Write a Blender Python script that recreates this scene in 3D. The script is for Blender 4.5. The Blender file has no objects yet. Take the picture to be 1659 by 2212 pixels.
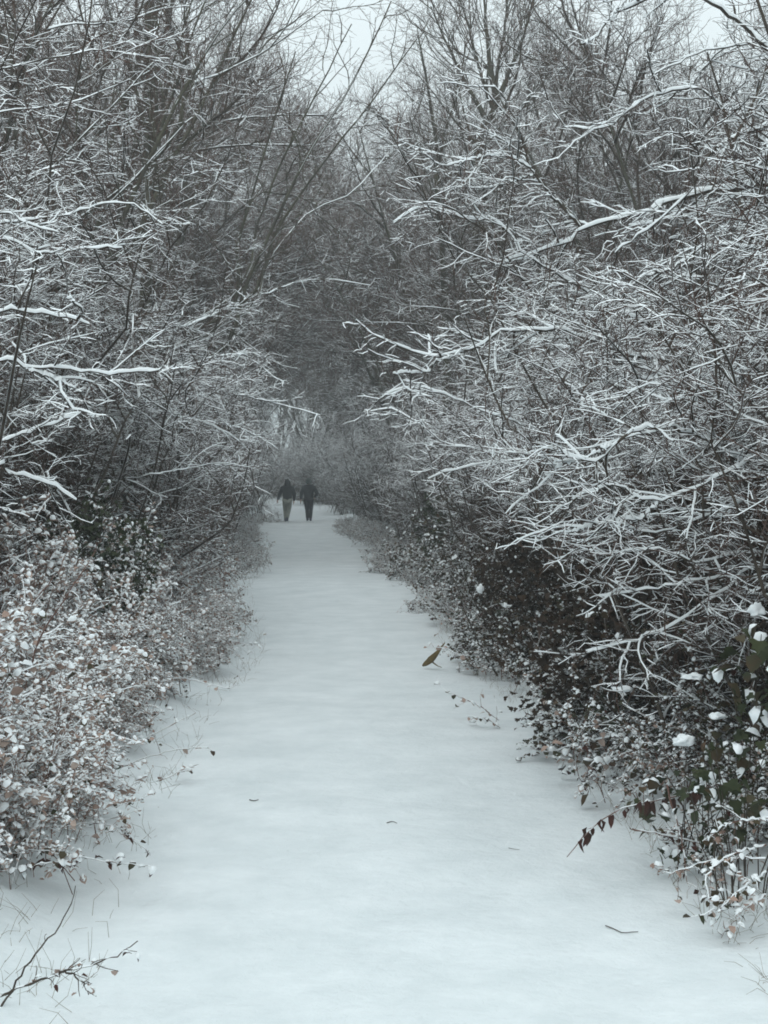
import bpy, bmesh, math, random
import numpy as np

# ------------------------------------------------------------------ camera, sky, light
scene = bpy.context.scene
C = scene.collection
EYE, F0, U0, V0 = 2.2, 3400.0, 675.0, 1010.0      # eye height, focal length and vanishing point on a 1659 x 2212 picture
cam = bpy.data.cameras.new('camera')
camo = bpy.data.objects.new('camera', cam)
C.objects.link(camo)
camo.location = (0, 0, EYE)
from mathutils import Vector, Matrix, Euler, noise as mnoise
camo.rotation_euler = Vector((154.5/F0, 1, -96/F0)).to_track_quat('-Z', 'Y').to_euler()
cam.sensor_fit = 'VERTICAL'
cam.angle = 2*math.atan(1106/F0)
cam.clip_end = 3000
scene.camera = camo

SUN_EL, SUN_AZ = math.radians(52), math.radians(200)
world = bpy.data.worlds.new('World')
scene.world = world
world.use_nodes = True
nt = world.node_tree
nt.nodes.clear()
out = nt.nodes.new('ShaderNodeOutputWorld')
sky = nt.nodes.new('ShaderNodeTexSky')
sky.sky_type = 'NISHITA'; sky.sun_disc = False
sky.sun_elevation = SUN_EL; sky.sun_rotation = SUN_AZ
sky.air_density = 1.0; sky.dust_density = 3.0
bg1 = nt.nodes.new('ShaderNodeBackground'); bg1.inputs[1].default_value = 0.05
nt.links.new(sky.outputs[0], bg1.inputs[0])
# the overcast layer: even cloud, brighter overhead as an overcast sky is
tc = nt.nodes.new('ShaderNodeTexCoord')
sx = nt.nodes.new('ShaderNodeSeparateXYZ'); nt.links.new(tc.outputs['Generated'], sx.inputs[0])
mr = nt.nodes.new('ShaderNodeMapRange')
mr.inputs['From Min'].default_value = 0.0; mr.inputs['From Max'].default_value = 1.0
mr.inputs['To Min'].default_value = 0.62; mr.inputs['To Max'].default_value = 1.55
nt.links.new(sx.outputs['Z'], mr.inputs['Value'])
bg2 = nt.nodes.new('ShaderNodeBackground'); bg2.inputs[0].default_value = (0.875, 0.975, 1.0, 1)
nt.links.new(mr.outputs[0], bg2.inputs[1])
mx = nt.nodes.new('ShaderNodeMixShader'); mx.inputs[0].default_value = 0.88
nt.links.new(bg1.outputs[0], mx.inputs[1]); nt.links.new(bg2.outputs[0], mx.inputs[2])
nt.links.new(mx.outputs[0], out.inputs[0])

sl = bpy.data.lights.new('sun', 'SUN'); sl.energy = 0.5; sl.angle = math.radians(40); sl.color = (1, 0.98, 0.95)
so = bpy.data.objects.new('sun', sl); C.objects.link(so)
so.rotation_euler = (math.radians(90)-SUN_EL, 0, math.radians(180)-SUN_AZ)
so.location = (0, 0, 60)

scene.view_settings.view_transform = 'Standard'
scene.view_settings.look = 'None'
scene.view_settings.gamma = 1
scene.view_settings.use_curve_mapping = False
scene.view_settings.exposure = 0.35
scene.render.engine = 'CYCLES'
scene.cycles.use_denoising = True
scene.cycles.max_bounces = 6
scene.cycles.diffuse_bounces = 4
scene.cycles.glossy_bounces = 1
scene.cycles.volume_bounces = 1
scene.cycles.filter_width = 1.8

rng = np.random.default_rng(7)
random.seed(7)

# ------------------------------------------------------------------ materials
def mat(name, col, rough=0.8, col2=None, scale=8.0, bump=0.0, bscale=40.0, spec=0.3):
    m = bpy.data.materials.new(name); m.use_nodes = True
    n = m.node_tree; b = n.nodes['Principled BSDF']
    b.inputs['Base Color'].default_value = (*col, 1)
    b.inputs['Roughness'].default_value = rough
    b.inputs['Specular IOR Level'].default_value = spec
    if col2 or bump:
        g = n.nodes.new('ShaderNodeNewGeometry')
    if col2:
        t = n.nodes.new('ShaderNodeTexNoise'); t.inputs['Scale'].default_value = scale; t.inputs['Detail'].default_value = 3
        n.links.new(g.outputs['Position'], t.inputs['Vector'])
        r = n.nodes.new('ShaderNodeValToRGB')
        r.color_ramp.elements[0].position = 0.35; r.color_ramp.elements[1].position = 0.65
        r.color_ramp.elements[0].color = (*col, 1); r.color_ramp.elements[1].color = (*col2, 1)
        n.links.new(t.outputs[0], r.inputs[0]); n.links.new(r.outputs[0], b.inputs['Base Color'])
    if bump:
        t2 = n.nodes.new('ShaderNodeTexNoise'); t2.inputs['Scale'].default_value = bscale; t2.inputs['Detail'].default_value = 4
        n.links.new(g.outputs['Position'], t2.inputs['Vector'])
        bp = n.nodes.new('ShaderNodeBump'); bp.inputs['Strength'].default_value = bump; bp.inputs['Distance'].default_value = 0.01
        n.links.new(t2.outputs[0], bp.inputs['Height']); n.links.new(bp.outputs[0], b.inputs['Normal'])
    return m
M_SNOW = mat('snow_clumps', (0.80, 0.84, 0.86), 0.85, (0.86, 0.89, 0.90), 20, spec=0.2)
M_BARK = mat('hawthorn_bark', (0.045, 0.036, 0.030), 0.85, (0.085, 0.070, 0.055), 6, spec=0.12)
M_BARK2 = mat('ash_bark', (0.055, 0.050, 0.040), 0.85, (0.09, 0.085, 0.06), 3, 0.5, 30)
M_TWIG = mat('brown_twigs', (0.070, 0.048, 0.040), 0.8, (0.135, 0.085, 0.068), 3, spec=0.12)
M_CANE = mat('bramble_cane', (0.12, 0.06, 0.05), 0.7, (0.24, 0.16, 0.125), 3, spec=0.15)
M_LEAF = mat('bramble_leaf', (0.035, 0.045, 0.022), 0.5, (0.085, 0.050, 0.028), 6, spec=0.15)
M_DRY = mat('dry_leaf', (0.31, 0.21, 0.17), 0.8, (0.46, 0.36, 0.31), 4, spec=0.1)
M_RED = mat('withered_red_leaf', (0.07, 0.026, 0.02), 0.7, (0.04, 0.022, 0.016), 8, spec=0.15)
M_IVY = mat('ivy_leaf', (0.018, 0.026, 0.010), 0.55, (0.040, 0.048, 0.018), 9, spec=0.15)
M_OCHRE = mat('split_wood', (0.17, 0.115, 0.035), 0.7, (0.11, 0.08, 0.035), 25)

# ------------------------------------------------------------------ mesh helpers
def mesh_of(name, parts, mats, smooth=True):
    """parts: list of (verts (n,3), faces (m,k), material index)"""
    parts = [p for p in parts if len(p[0]) and len(p[1])]
    V = np.concatenate([p[0] for p in parts]).astype(np.float32)
    loops, starts, totals, mi, off, ls = [], [], [], [], 0, 0
    for v, f, m in parts:
        f = np.asarray(f, dtype=np.int64)
        k = f.shape[1]
        loops.append((f + off).ravel())
        starts.append(ls + np.arange(len(f))*k); totals.append(np.full(len(f), k)); mi.append(np.full(len(f), m))
        ls += f.size; off += len(v)
    loops = np.concatenate(loops).astype(np.int32); starts = np.concatenate(starts).astype(np.int32)
    mi = np.concatenate(mi).astype(np.int32)
    me = bpy.data.meshes.new(name)
    me.vertices.add(len(V)); me.vertices.foreach_set('co', V.ravel())
    me.loops.add(len(loops)); me.loops.foreach_set('vertex_index', loops)
    me.polygons.add(len(starts)); me.polygons.foreach_set('loop_start', starts)
    me.polygons.foreach_set('material_index', mi)
    if smooth: me.polygons.foreach_set('use_smooth', np.ones(len(starts), dtype=bool))
    me.update(calc_edges=True)
    for m in mats: me.materials.append(m)
    return me

def unit(a): return a/np.maximum(np.linalg.norm(a, axis=-1, keepdims=True), 1e-9)

def tangents(P):
    T = np.empty_like(P)
    T[:, 1:-1] = P[:, 2:]-P[:, :-2]; T[:, 0] = P[:, 1]-P[:, 0]; T[:, -1] = P[:, -1]-P[:, -2]
    return unit(T)

def frame(P):
    T = tangents(P)
    up = np.zeros_like(T); up[..., 2] = 1
    vert = np.abs(T[..., 2]) > 0.96
    up[vert] = (0, 1, 0)
    S = unit(np.cross(T, up)); N = np.cross(S, T)
    return T, S, N

def grid_faces(N, K, s, closed=True):
    i = np.arange(N)[:, None, None]; k = np.arange(K-1)[None, :, None]; j = np.arange(s if closed else s-1)[None, None, :]
    b = i*K*s
    a0 = b+k*s+j; a1 = b+k*s+(j+1) % s; a2 = b+(k+1)*s+(j+1) % s; a3 = b+(k+1)*s+j
    return np.stack([a0, a1, a2, a3], -1).reshape(-1, 4)

def tubes(P, R, s=3):
    N, K, _ = P.shape
    T, S, U = frame(P)
    a = np.arange(s)/s*2*math.pi + 0.5
    V = P[:, :, None, :] + R[:, :, None, None]*(np.cos(a)[None, None, :, None]*S[:, :, None, :] + np.sin(a)[None, None, :, None]*U[:, :, None, :])
    return V.reshape(-1, 3), grid_faces(N, K, s)

def snow_on(P, R, depth, s=3, keep=1.0, lump=0.6, gap=0.10):
    """a ridge of snow lying on the upper side of every branch, thinning where the branch is steep"""
    if keep < 1.0:
        sel = rng.random(len(P)) < keep
        P, R = P[sel], R[sel]
    if len(P) == 0: return np.zeros((0, 3)), np.zeros((0, 4), int)
    N, K, _ = P.shape
    T = tangents(P)
    h = np.sqrt(np.clip(1-T[..., 2]**2, 0, 1))
    d = 0.84*depth*np.clip((h-0.35)/0.5, 0, 1)*(1-lump/2+lump*rng.random((N, K)))*(0.5+0.9*rng.random((N, 1)))
    d = d*np.where(rng.random((N, K)) < gap, 0.12, 1.0)      # bare places where the snow has dropped off
    d[:, -1] *= 0.6
    S = np.stack([T[..., 1], -T[..., 0], np.zeros((N, K))], -1)
    S = unit(S+1e-6)
    Z = np.zeros_like(P); Z[..., 2] = 1
    w = R*0.98+d*0.33
    w = np.where(d < 0.0012, R*0.3, w)
    if s == 3:
        cs = [(-1.0, 0.0, 0.15), (0.0, 1.0, 0.6), (1.0, 0.0, 0.15)]
    else:
        cs = [(-0.92, 0.0, -0.1), (-0.95, 0.38, 0.3), (-0.45, 0.92, 0.7), (0.45, 0.95, 0.7), (0.95, 0.4, 0.3), (0.92, 0.0, -0.1)]
    V = np.stack([P + S*(w*a)[..., None] + Z*(d*b + R*c)[..., None] for a, b, c in cs], 2)
    return V.reshape(-1, 3), grid_faces(N, K, len(cs), closed=False)

def grow(P0, D0, L, K, wig=0.25, trop=(0, 0, 0), kink=0.0):
    N = len(P0)
    P = np.empty((N, K, 3)); P[:, 0] = P0
    d = unit(D0); trop = np.asarray(trop, float)
    for k in range(1, K):
        d = unit(d + rng.normal(0, wig, (N, 3)) + trop)
        P[:, k] = P[:, k-1] + d*(L/(K-1))[:, None]
    return P

def radii(r0, r1, N, K):
    t = np.linspace(0, 1, K)[None]
    r0 = np.broadcast_to(np.asarray(r0, float), (N,))[:, None]; r1 = np.broadcast_to(np.asarray(r1, float), (N,))[:, None]
    return r0*(1-t)+r1*t

def sprout(P, n, t0, t1, ang, length, flat=0.6, taper=0.5):
    """n children on each branch: start points, directions, lengths"""
    N, K, _ = P.shape
    T = tangents(P)
    t = np.clip(t0+(t1-t0)*(np.arange(n)[None]+rng.random((N, n)))/n, 0, 0.999)
    f = t*(K-1); k = f.astype(int); fr = (f-k)[..., None]
    i = np.arange(N)[:, None]
    P0 = P[i, k]*(1-fr)+P[i, k+1]*fr
    Tt = T[i, k]
    q = rng.normal(0, 1, (N, n, 3)); q[..., 2] *= flat
    q = unit(q - (q*Tt).sum(-1, keepdims=True)*Tt)
    a = math.radians(ang[0])+math.radians(ang[1]-ang[0])*rng.random((N, n, 1))
    D = Tt*np.cos(a)+q*np.sin(a)
    L = length[0]+(length[1]-length[0])*rng.random((N, n))
    L = L*(1-taper*t)
    return P0.reshape(-1, 3), D.reshape(-1, 3), L.ravel()

def resample(pts, K):
    pts = np.asarray(pts, float)
    # Catmull-Rom through the points, then even spacing
    q = [2*pts[0]-pts[1], *pts, 2*pts[-1]-pts[-2]]
    o = []
    for i in range(1, len(q)-2):
        for t in np.linspace(0, 1, 8, endpoint=False):
            a, b, c, d = q[i-1], q[i], q[i+1], q[i+2]
            o.append(0.5*((2*b)+(-a+c)*t+(2*a-5*b+4*c-d)*t*t+(-a+3*b-3*c+d)*t**3))
    o.append(pts[-1]); o = np.array(o)
    s = np.r_[0, np.cumsum(np.linalg.norm(np.diff(o, axis=0), axis=1))]
    u = np.linspace(0, s[-1], K)
    return np.stack([np.interp(u, s, o[:, j]) for j in range(3)], 1)

def at(u, v, D): return np.array([(u-U0)/F0*D, D, EYE-(v-V0)/F0*D])

def link(name, me, parent=None, kind=None, label=None):
    o = bpy.data.objects.new(name, me); C.objects.link(o)
    if parent: o.parent = parent
    if kind: o['kind'] = kind
    if label: o['label'] = label
    return o

def thing(name, label, cat, loc=(0, 0, 0), rotz=0, scale=1, group=None, rot=None):
    o = bpy.data.objects.new(name, None); C.objects.link(o)
    o.empty_display_size = 0.2
    o.location = loc; o.rotation_euler = rot if rot else (0, 0, rotz)
    o.scale = (scale,)*3 if not hasattr(scale, '__len__') else scale
    o['label'] = label; o['category'] = cat
    if group: o['group'] = group
    return o

# ------------------------------------------------------------------ ground
def sm(a, b, x):
    t = np.clip((x-a)/(b-a), 0, 1); return t*t*(3-2*t)
def path_c(y): return 0.43 - 1.1*sm(20, 70, y) - 7.0*sm(86, 120, y)
def path_l(y): return path_c(y)-1.5-0.25*sm(35, 60, y)+0.35*np.exp(-((y-19)/4.0)**2)
def path_r(y): return path_c(y)+1.55+0.25*sm(35, 60, y)-0.25*np.exp(-((y-20)/4.0)**2)
def lump2(x, y, s, seed):
    return (np.sin(x*s+seed)+np.sin(y*s*0.83+seed*2.1)+np.sin((x+y)*s*0.61+seed*0.7)+np.sin((x-y)*s*1.37+seed*1.9))*0.25
def gz(x, y):
    x = np.asarray(x, float); y = np.asarray(y, float)
    base = -0.13*sm(25, 60, y)
    base = base + 0.075*np.sin((y-3)/3.1)*sm(10, 20, y)*(1-sm(60, 75, y)) + 0.03*np.sin((y-3)/1.27+x*0.2)*sm(12, 30, y)*(1-sm(60, 75, y))
    base = base + 0.5*sm(92, 120, y)
    l = path_l(y)-0.1-x; r = x-path_r(y)-0.1
    bank = 0.75*sm(0.1, 4.5, l)+0.12*sm(0, 0.5, l)+0.35*sm(0.2, 4.0, r)+0.08*sm(0, 0.5, r)
    rough = sm(-0.1, 0.5, np.maximum(l, r))
    return base + bank + 0.016*lump2(x, y, 2.3, 1) + 0.012*lump2(x+0.3*np.sin(y*1.7), y, 6.1, 4) + 0.006*lump2(x, y+0.2*np.sin(x*5), 15.0, 7) + rough*(0.05*lump2(x, y, 4.1, 2)+0.03*lump2(x, y, 9.7, 3))

def axis(segs):
    o = []
    for a, b, n in segs: o += list(np.linspace(a, b, n, endpoint=False))
    return np.array(o+[segs[-1][1]])
gx = axis([(-600, -60, 12), (-60, -12, 30), (-12, -4, 60), (-4, 5, 115), (5, 12, 30), (12, 60, 30), (60, 600, 12)])
gy = axis([(-60, 2, 30), (2, 14, 130), (14, 30, 90), (30, 80, 90), (80, 200, 60), (200, 900, 20)])
X, Y = np.meshgrid(gx, gy)
V = np.stack([X, Y, gz(X, Y)], -1).reshape(-1, 3)
nx = len(gx); ny = len(gy)
jj, ii = np.meshgrid(np.arange(ny-1), np.arange(nx-1), indexing='ij')
a = (jj*nx+ii).ravel()
Fg = np.stack([a, a+1, a+nx+1, a+nx], -1)
mg = bpy.data.materials.new('snowy_ground'); mg.use_nodes = True
n = mg.node_tree; b = n.nodes['Principled BSDF']; b.inputs['Roughness'].default_value = 0.9; b.inputs['Specular IOR Level'].default_value = 0.15
at1 = n.nodes.new('ShaderNodeAttribute'); at1.attribute_name = 'cover'
g = n.nodes.new('ShaderNodeNewGeometry')
t1 = n.nodes.new('ShaderNodeTexNoise'); t1.inputs['Scale'].default_value = 5; t1.inputs['Detail'].default_value = 6
t2 = n.nodes.new('ShaderNodeTexNoise'); t2.inputs['Scale'].default_value = 1.6; t2.inputs['Detail'].default_value = 9; t2.inputs['Roughness'].default_value = 0.7
for t in (t1, t2): n.links.new(g.outputs['Position'], t.inputs['Vector'])
rs = n.nodes.new('ShaderNodeValToRGB')
rs.color_ramp.elements[0].position = 0.3; rs.color_ramp.elements[1].position = 0.7
rs.color_ramp.elements[0].color = (0.66, 0.71, 0.725, 1); rs.color_ramp.elements[1].color = (0.82, 0.86, 0.875, 1)
n.links.new(t2.outputs[0], rs.inputs[0])
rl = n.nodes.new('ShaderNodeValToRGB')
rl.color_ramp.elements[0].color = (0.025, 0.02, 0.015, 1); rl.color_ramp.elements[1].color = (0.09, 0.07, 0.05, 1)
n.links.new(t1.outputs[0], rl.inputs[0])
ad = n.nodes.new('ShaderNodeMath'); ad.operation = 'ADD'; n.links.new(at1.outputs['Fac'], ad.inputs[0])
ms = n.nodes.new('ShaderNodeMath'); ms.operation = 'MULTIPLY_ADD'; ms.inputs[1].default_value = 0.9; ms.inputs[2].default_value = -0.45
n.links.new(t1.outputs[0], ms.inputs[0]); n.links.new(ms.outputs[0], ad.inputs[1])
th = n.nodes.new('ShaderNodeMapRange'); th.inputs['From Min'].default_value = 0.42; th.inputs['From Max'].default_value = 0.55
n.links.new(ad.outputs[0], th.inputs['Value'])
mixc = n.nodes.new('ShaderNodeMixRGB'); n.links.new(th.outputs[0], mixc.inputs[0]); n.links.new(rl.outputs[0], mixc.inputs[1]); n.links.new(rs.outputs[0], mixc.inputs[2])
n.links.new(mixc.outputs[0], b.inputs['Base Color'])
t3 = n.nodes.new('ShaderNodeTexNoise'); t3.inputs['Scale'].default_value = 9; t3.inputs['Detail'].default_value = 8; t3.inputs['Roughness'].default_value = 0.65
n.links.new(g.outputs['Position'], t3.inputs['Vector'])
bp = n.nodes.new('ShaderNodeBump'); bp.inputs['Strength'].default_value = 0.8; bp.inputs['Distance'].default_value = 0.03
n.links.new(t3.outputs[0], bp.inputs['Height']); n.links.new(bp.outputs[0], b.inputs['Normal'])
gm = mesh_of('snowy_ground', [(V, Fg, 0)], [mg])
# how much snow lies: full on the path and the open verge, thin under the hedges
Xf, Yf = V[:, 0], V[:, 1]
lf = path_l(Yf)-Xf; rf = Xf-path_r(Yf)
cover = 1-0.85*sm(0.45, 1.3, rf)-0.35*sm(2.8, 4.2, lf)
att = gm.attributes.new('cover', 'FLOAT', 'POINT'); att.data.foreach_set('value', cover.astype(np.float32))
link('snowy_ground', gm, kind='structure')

# ------------------------------------------------------------------ plant templates
def split_parts(tag, trunk, crown, snow, mt=M_BARK, mc=M_TWIG):
    o = []
    if trunk: o.append(('trunk', mesh_of(tag+'_trunk', trunk, [mt])))
    o.append(('crown', mesh_of(tag+'_crown', crown, [mc, M_BARK])))
    o.append(('snow', mesh_of(tag+'_snow', snow, [M_SNOW])))
    return o

def inside(P, cx, slope):
    """keeps what does not reach out over the path lower down"""
    t = P[:, -1]; m = P[:, P.shape[1]//2]
    ok = np.ones(len(P), bool)
    for q in (t, m):
        ok &= (q[:, 0] < 0) | (np.hypot(q[:, 0], q[:, 1]*0.6) < cx+slope*np.maximum(q[:, 2]-0.8, 0))
    return ok

def shrub_template(tag, seed, stems=9, h=4.0, n1=12, n2=10, n3=9, lean=0.5, dep=0.0052, keep=0.47, rt=0.0024, wig=0.12, cx=0.95, slope=0.33):
    """hedge shrub: arching stems that lean towards +X, with fine twigs all carrying snow"""
    global rng
    rng = np.random.default_rng(seed)
    az = rng.normal(0, 1.1, stems); tilt = rng.uniform(0.08, 0.5, stems)
    D = np.stack([np.sin(tilt)*np.cos(az)+0.03, np.sin(tilt)*np.sin(az), np.cos(tilt)], -1)
    P0 = np.stack([rng.normal(-0.1, 0.25, stems), rng.normal(0, 0.3, stems), np.full(stems, -0.1)], -1)
    S = grow(P0, D, h*rng.uniform(0.7, 1.15, stems), 12, 0.13, (lean*0.05, 0, -0.02))
    reach = np.maximum(0, np.hypot(S[..., 0], 0.5*S[..., 1])*(S[..., 0] > 0)-(cx*0.8+slope*0.8*np.maximum(S[..., 2]-0.5, 0)))
    S[..., 0] -= reach                          # stems bend up and back at the edge of the cleared way
    RS = radii(0.019, 0.005, stems, 12)
    p, d, l = sprout(S, n1, 0.10, 1, (35, 75), (h*0.22, h*0.42), 0.4, 0.45)
    A = grow(p, d, l, 8, wig, (lean*0.07, 0, -0.03)); A = A[inside(A, cx, slope)]; RA = radii(0.009, 0.004, len(A), 8)
    p, d, l = sprout(A, n2, 0.1, 1, (30, 80), (0.28, 0.62), 0.35, 0.4)
    B = grow(p, d, l, 6, wig*1.1, (0.02, 0, -0.03)); B = B[inside(B, cx+0.1, slope)]; RB = radii(0.0048, 0.0028, len(B), 6)
    p, d, l = sprout(B, n3, 0.1, 1, (30, 75), (0.09, 0.24), 0.35, 0.3)
    T = grow(p, d, l, 4, 0.18, (0, 0, 0)); RT = radii(rt, rt*0.7, len(T), 4)
    hi = T[:, 0, 2] > 1.5+0.5*rng.random(len(T))                      # little snow gets down into the skirts of the hedge
    crown = [(*tubes(A, RA, 4), 1), (*tubes(B, RB, 3), 0), (*tubes(T, RT, 3), 0)]
    snow = [(*snow_on(S, RS, dep*1.3), 0), (*snow_on(A, RA, dep*1.35, keep=0.85), 0), (*snow_on(B, RB, dep, keep=keep*0.95), 0), (*snow_on(T[hi], RT[hi], dep*0.8, keep=keep*0.85), 0),
            (*snow_on(T[~hi], RT[~hi], dep*0.7, keep=keep*0.25), 0)]
    return split_parts(tag, [(*tubes(S, RS, 5), 0)], crown, snow)

def clear_way(P, zc=5.2):
    t = P[:, -1]; m = P[:, P.shape[1]//2]
    ok = np.ones(len(P), bool)
    for q in (t, m): ok &= ~((q[:, 0] > 0.55) & (q[:, 2] < zc+0.25*(q[:, 0]-0.5)))
    return ok

def tree_template(tag, seed, h=11.0, n0=3, n1=11, n2=9, n3=7, n4=3, lean=0.25, up=0.06, dep=0.006, keep=0.38, spread=0.9, mt=M_BARK2, stemtilt=0.22, rtw=0.0045, zc=4.6, arch=0):
    global rng
    rng = np.random.default_rng(seed)
    az = rng.uniform(-1.4, 1.4, n0)
    D = np.stack([stemtilt*np.cos(az)+lean*0.3, stemtilt*np.sin(az), np.ones(n0)], -1)
    P0 = np.stack([rng.normal(0, 0.15, n0), rng.normal(0, 0.15, n0), np.full(n0, -0.2)], -1)
    S = grow(P0, D, h*rng.uniform(0.8, 1.05, n0), 14, 0.06, (lean*0.05, 0, 0.03))
    RS = radii(0.075 if n0 > 2 else 0.11, 0.012, n0, 14)
    if arch:
        t = np.linspace(0, 1, 14)[None]
        ax = arch*rng.uniform(0.5, 1.1, (n0, 1)); hh = h*rng.uniform(0.8, 1.1, (n0, 1))
        ay = rng.normal(0, 1.0, (n0, 1))
        S = np.stack([P0[:, :1]+ax*t**2.3, P0[:, 1:2]+ay*t**1.3, -0.2+hh*(1-(1-t)**1.5)], -1)+np.cumsum(rng.normal(0, 0.045, (n0, 14, 3)), 1)
        RS = radii(0.055, 0.012, n0, 14)
    p, d, l = sprout(S, n1, 0.16, 1, (28, 62), (h*0.25*spread, h*0.42*spread), 0.5, 0.5)
    A = grow(p, d, l, 9, 0.11, (lean*0.05, 0, up)); A = A[clear_way(A, zc)]; RA = radii(0.032, 0.007, len(A), 9)
    p, d, l = sprout(A, n2, 0.12, 1, (28, 65), (0.9*spread, 1.9*spread), 0.7, 0.45)
    B = grow(p, d, l, 7, 0.13, (0, 0, up*0.8)); B = B[clear_way(B, zc)]; RB = radii(0.011, 0.005, len(B), 7)
    p, d, l = sprout(B, n3, 0.1, 1, (25, 60), (0.35, 0.9), 0.8, 0.3)
    T = grow(p, d, l, 5, 0.15, (0, 0, up*0.6)); RT = radii(rtw, rtw*0.6, len(T), 5)
    crown = [(*tubes(A, RA, 5), 1), (*tubes(B, RB, 3), 1), (*tubes(T, RT, 3), 0)]
    snow = [(*snow_on(S, RS, dep*1.6), 0), (*snow_on(A, RA, dep*1.4), 0), (*snow_on(B, RB, dep, keep=min(1, keep*1.2)), 0), (*snow_on(T, RT, dep*0.75, keep=keep), 0)]
    if n4:
        p, d, l = sprout(T, n4, 0.2, 1, (25, 60), (0.15, 0.4), 0.8, 0.2)
        Q = grow(p, d, l, 3, 0.15, (0, 0, up*0.4)); RQ = radii(rtw*0.7, rtw*0.5, len(Q), 3)
        crown.append((*tubes(Q, RQ, 3), 0))
        snow.append((*snow_on(Q, RQ, dep*0.6, keep=keep*0.7), 0))
    return split_parts(tag, [(*tubes(S, RS, 7), 0)], crown, snow, mt=mt)

# leaf shapes: (verts, faces)
def leaf_shape(w=0.5, fold=0.18, droop=0.15):
    v = [(0, 0, 0), (0.33, w*0.8, fold*0.8), (0.7, w*0.62, fold*0.4-droop*0.5), (1, 0, -droop), (0.7, -w*0.62, fold*0.4-droop*0.5), (0.33, -w*0.8, fold*0.8), (0.5, 0, 0)]
    f = [(0, 6, 1), (1, 6, 2), (2, 6, 3), (3, 6, 4), (4, 6, 5), (5, 6, 0)]
    return np.array(v, float), np.array([(a, c, b) for a, b, c in f])
def cap_shape(w=0.46, th=0.25):
    v = [(0.05, 0, 0.02), (0.33, w*0.8, 0.10), (0.72, w*0.6, 0.0), (0.98, 0, -0.08), (0.72, -w*0.6, 0.0), (0.33, -w*0.8, 0.10),
         (0.26, w*0.45, 0.12+th*0.8), (0.74, w*0.2, 0.05+th*0.7), (0.6, -w*0.35, 0.06+th*1.15), (0.2, -w*0.3, 0.10+th*0.6)]
    f = [(0, 1, 6), (0, 6, 9), (0, 9, 5), (1, 2, 7), (1, 7, 6), (2, 3, 7), (3, 8, 7), (3, 4, 8), (4, 5, 9), (4, 9, 8), (6, 7, 8), (6, 8, 9)]
    return np.array(v, float), np.array([(a, c, b) for a, b, c in f])
def ivy_shape():
    a = [(0, 0), (-0.12, 0.30), (0.15, 0.55), (0.38, 0.30), (0.70, 0.36), (0.66, 0.14), (1.0, 0), (0.66, -0.14), (0.70, -0.36), (0.38, -0.30), (0.15, -0.55), (-0.12, -0.30)]
    v = [(x, y, 0.10*abs(y)-0.16*x*x) for x, y in a]+[(0.32, 0, -0.02)]
    n = len(a)
    return np.array(v, float), np.array([(i, (i+1) % n, n) for i in range(n)])
LEAF, CAP, IVY = leaf_shape(), cap_shape(), ivy_shape()

def rots(N, yaw=None, pitch=(-0.6, 0.3), roll=0.5):
    y = rng.uniform(0, 2*math.pi, N) if yaw is None else yaw
    p = rng.uniform(pitch[0], pitch[1], N); r = rng.normal(0, roll, N)
    cy, sy, cp, sp, cr, sr = np.cos(y), np.sin(y), np.cos(p), np.sin(p), np.cos(r), np.sin(r)
    X = np.stack([cy*cp, sy*cp, sp], -1)
    Yv = np.stack([-sy, cy, np.zeros(N)], -1)
    Z = np.cross(X, Yv)
    Y2 = Yv*cr[:, None]+Z*sr[:, None]; Z2 = np.cross(X, Y2)
    return np.stack([X, Y2, Z2], 1)      # rows are the axes
def scatter(shape, pos, R, size, zcap=False):
    v, f = shape
    N = len(pos)
    V = np.einsum('vi,nij->nvj', v, R)*np.asarray(size).reshape(-1, 1, 1)+pos[:, None]
    Fc = (f[None]+(np.arange(N)*len(v))[:, None, None]).reshape(-1, f.shape[1])
    return V.reshape(-1, 3), Fc

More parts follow.
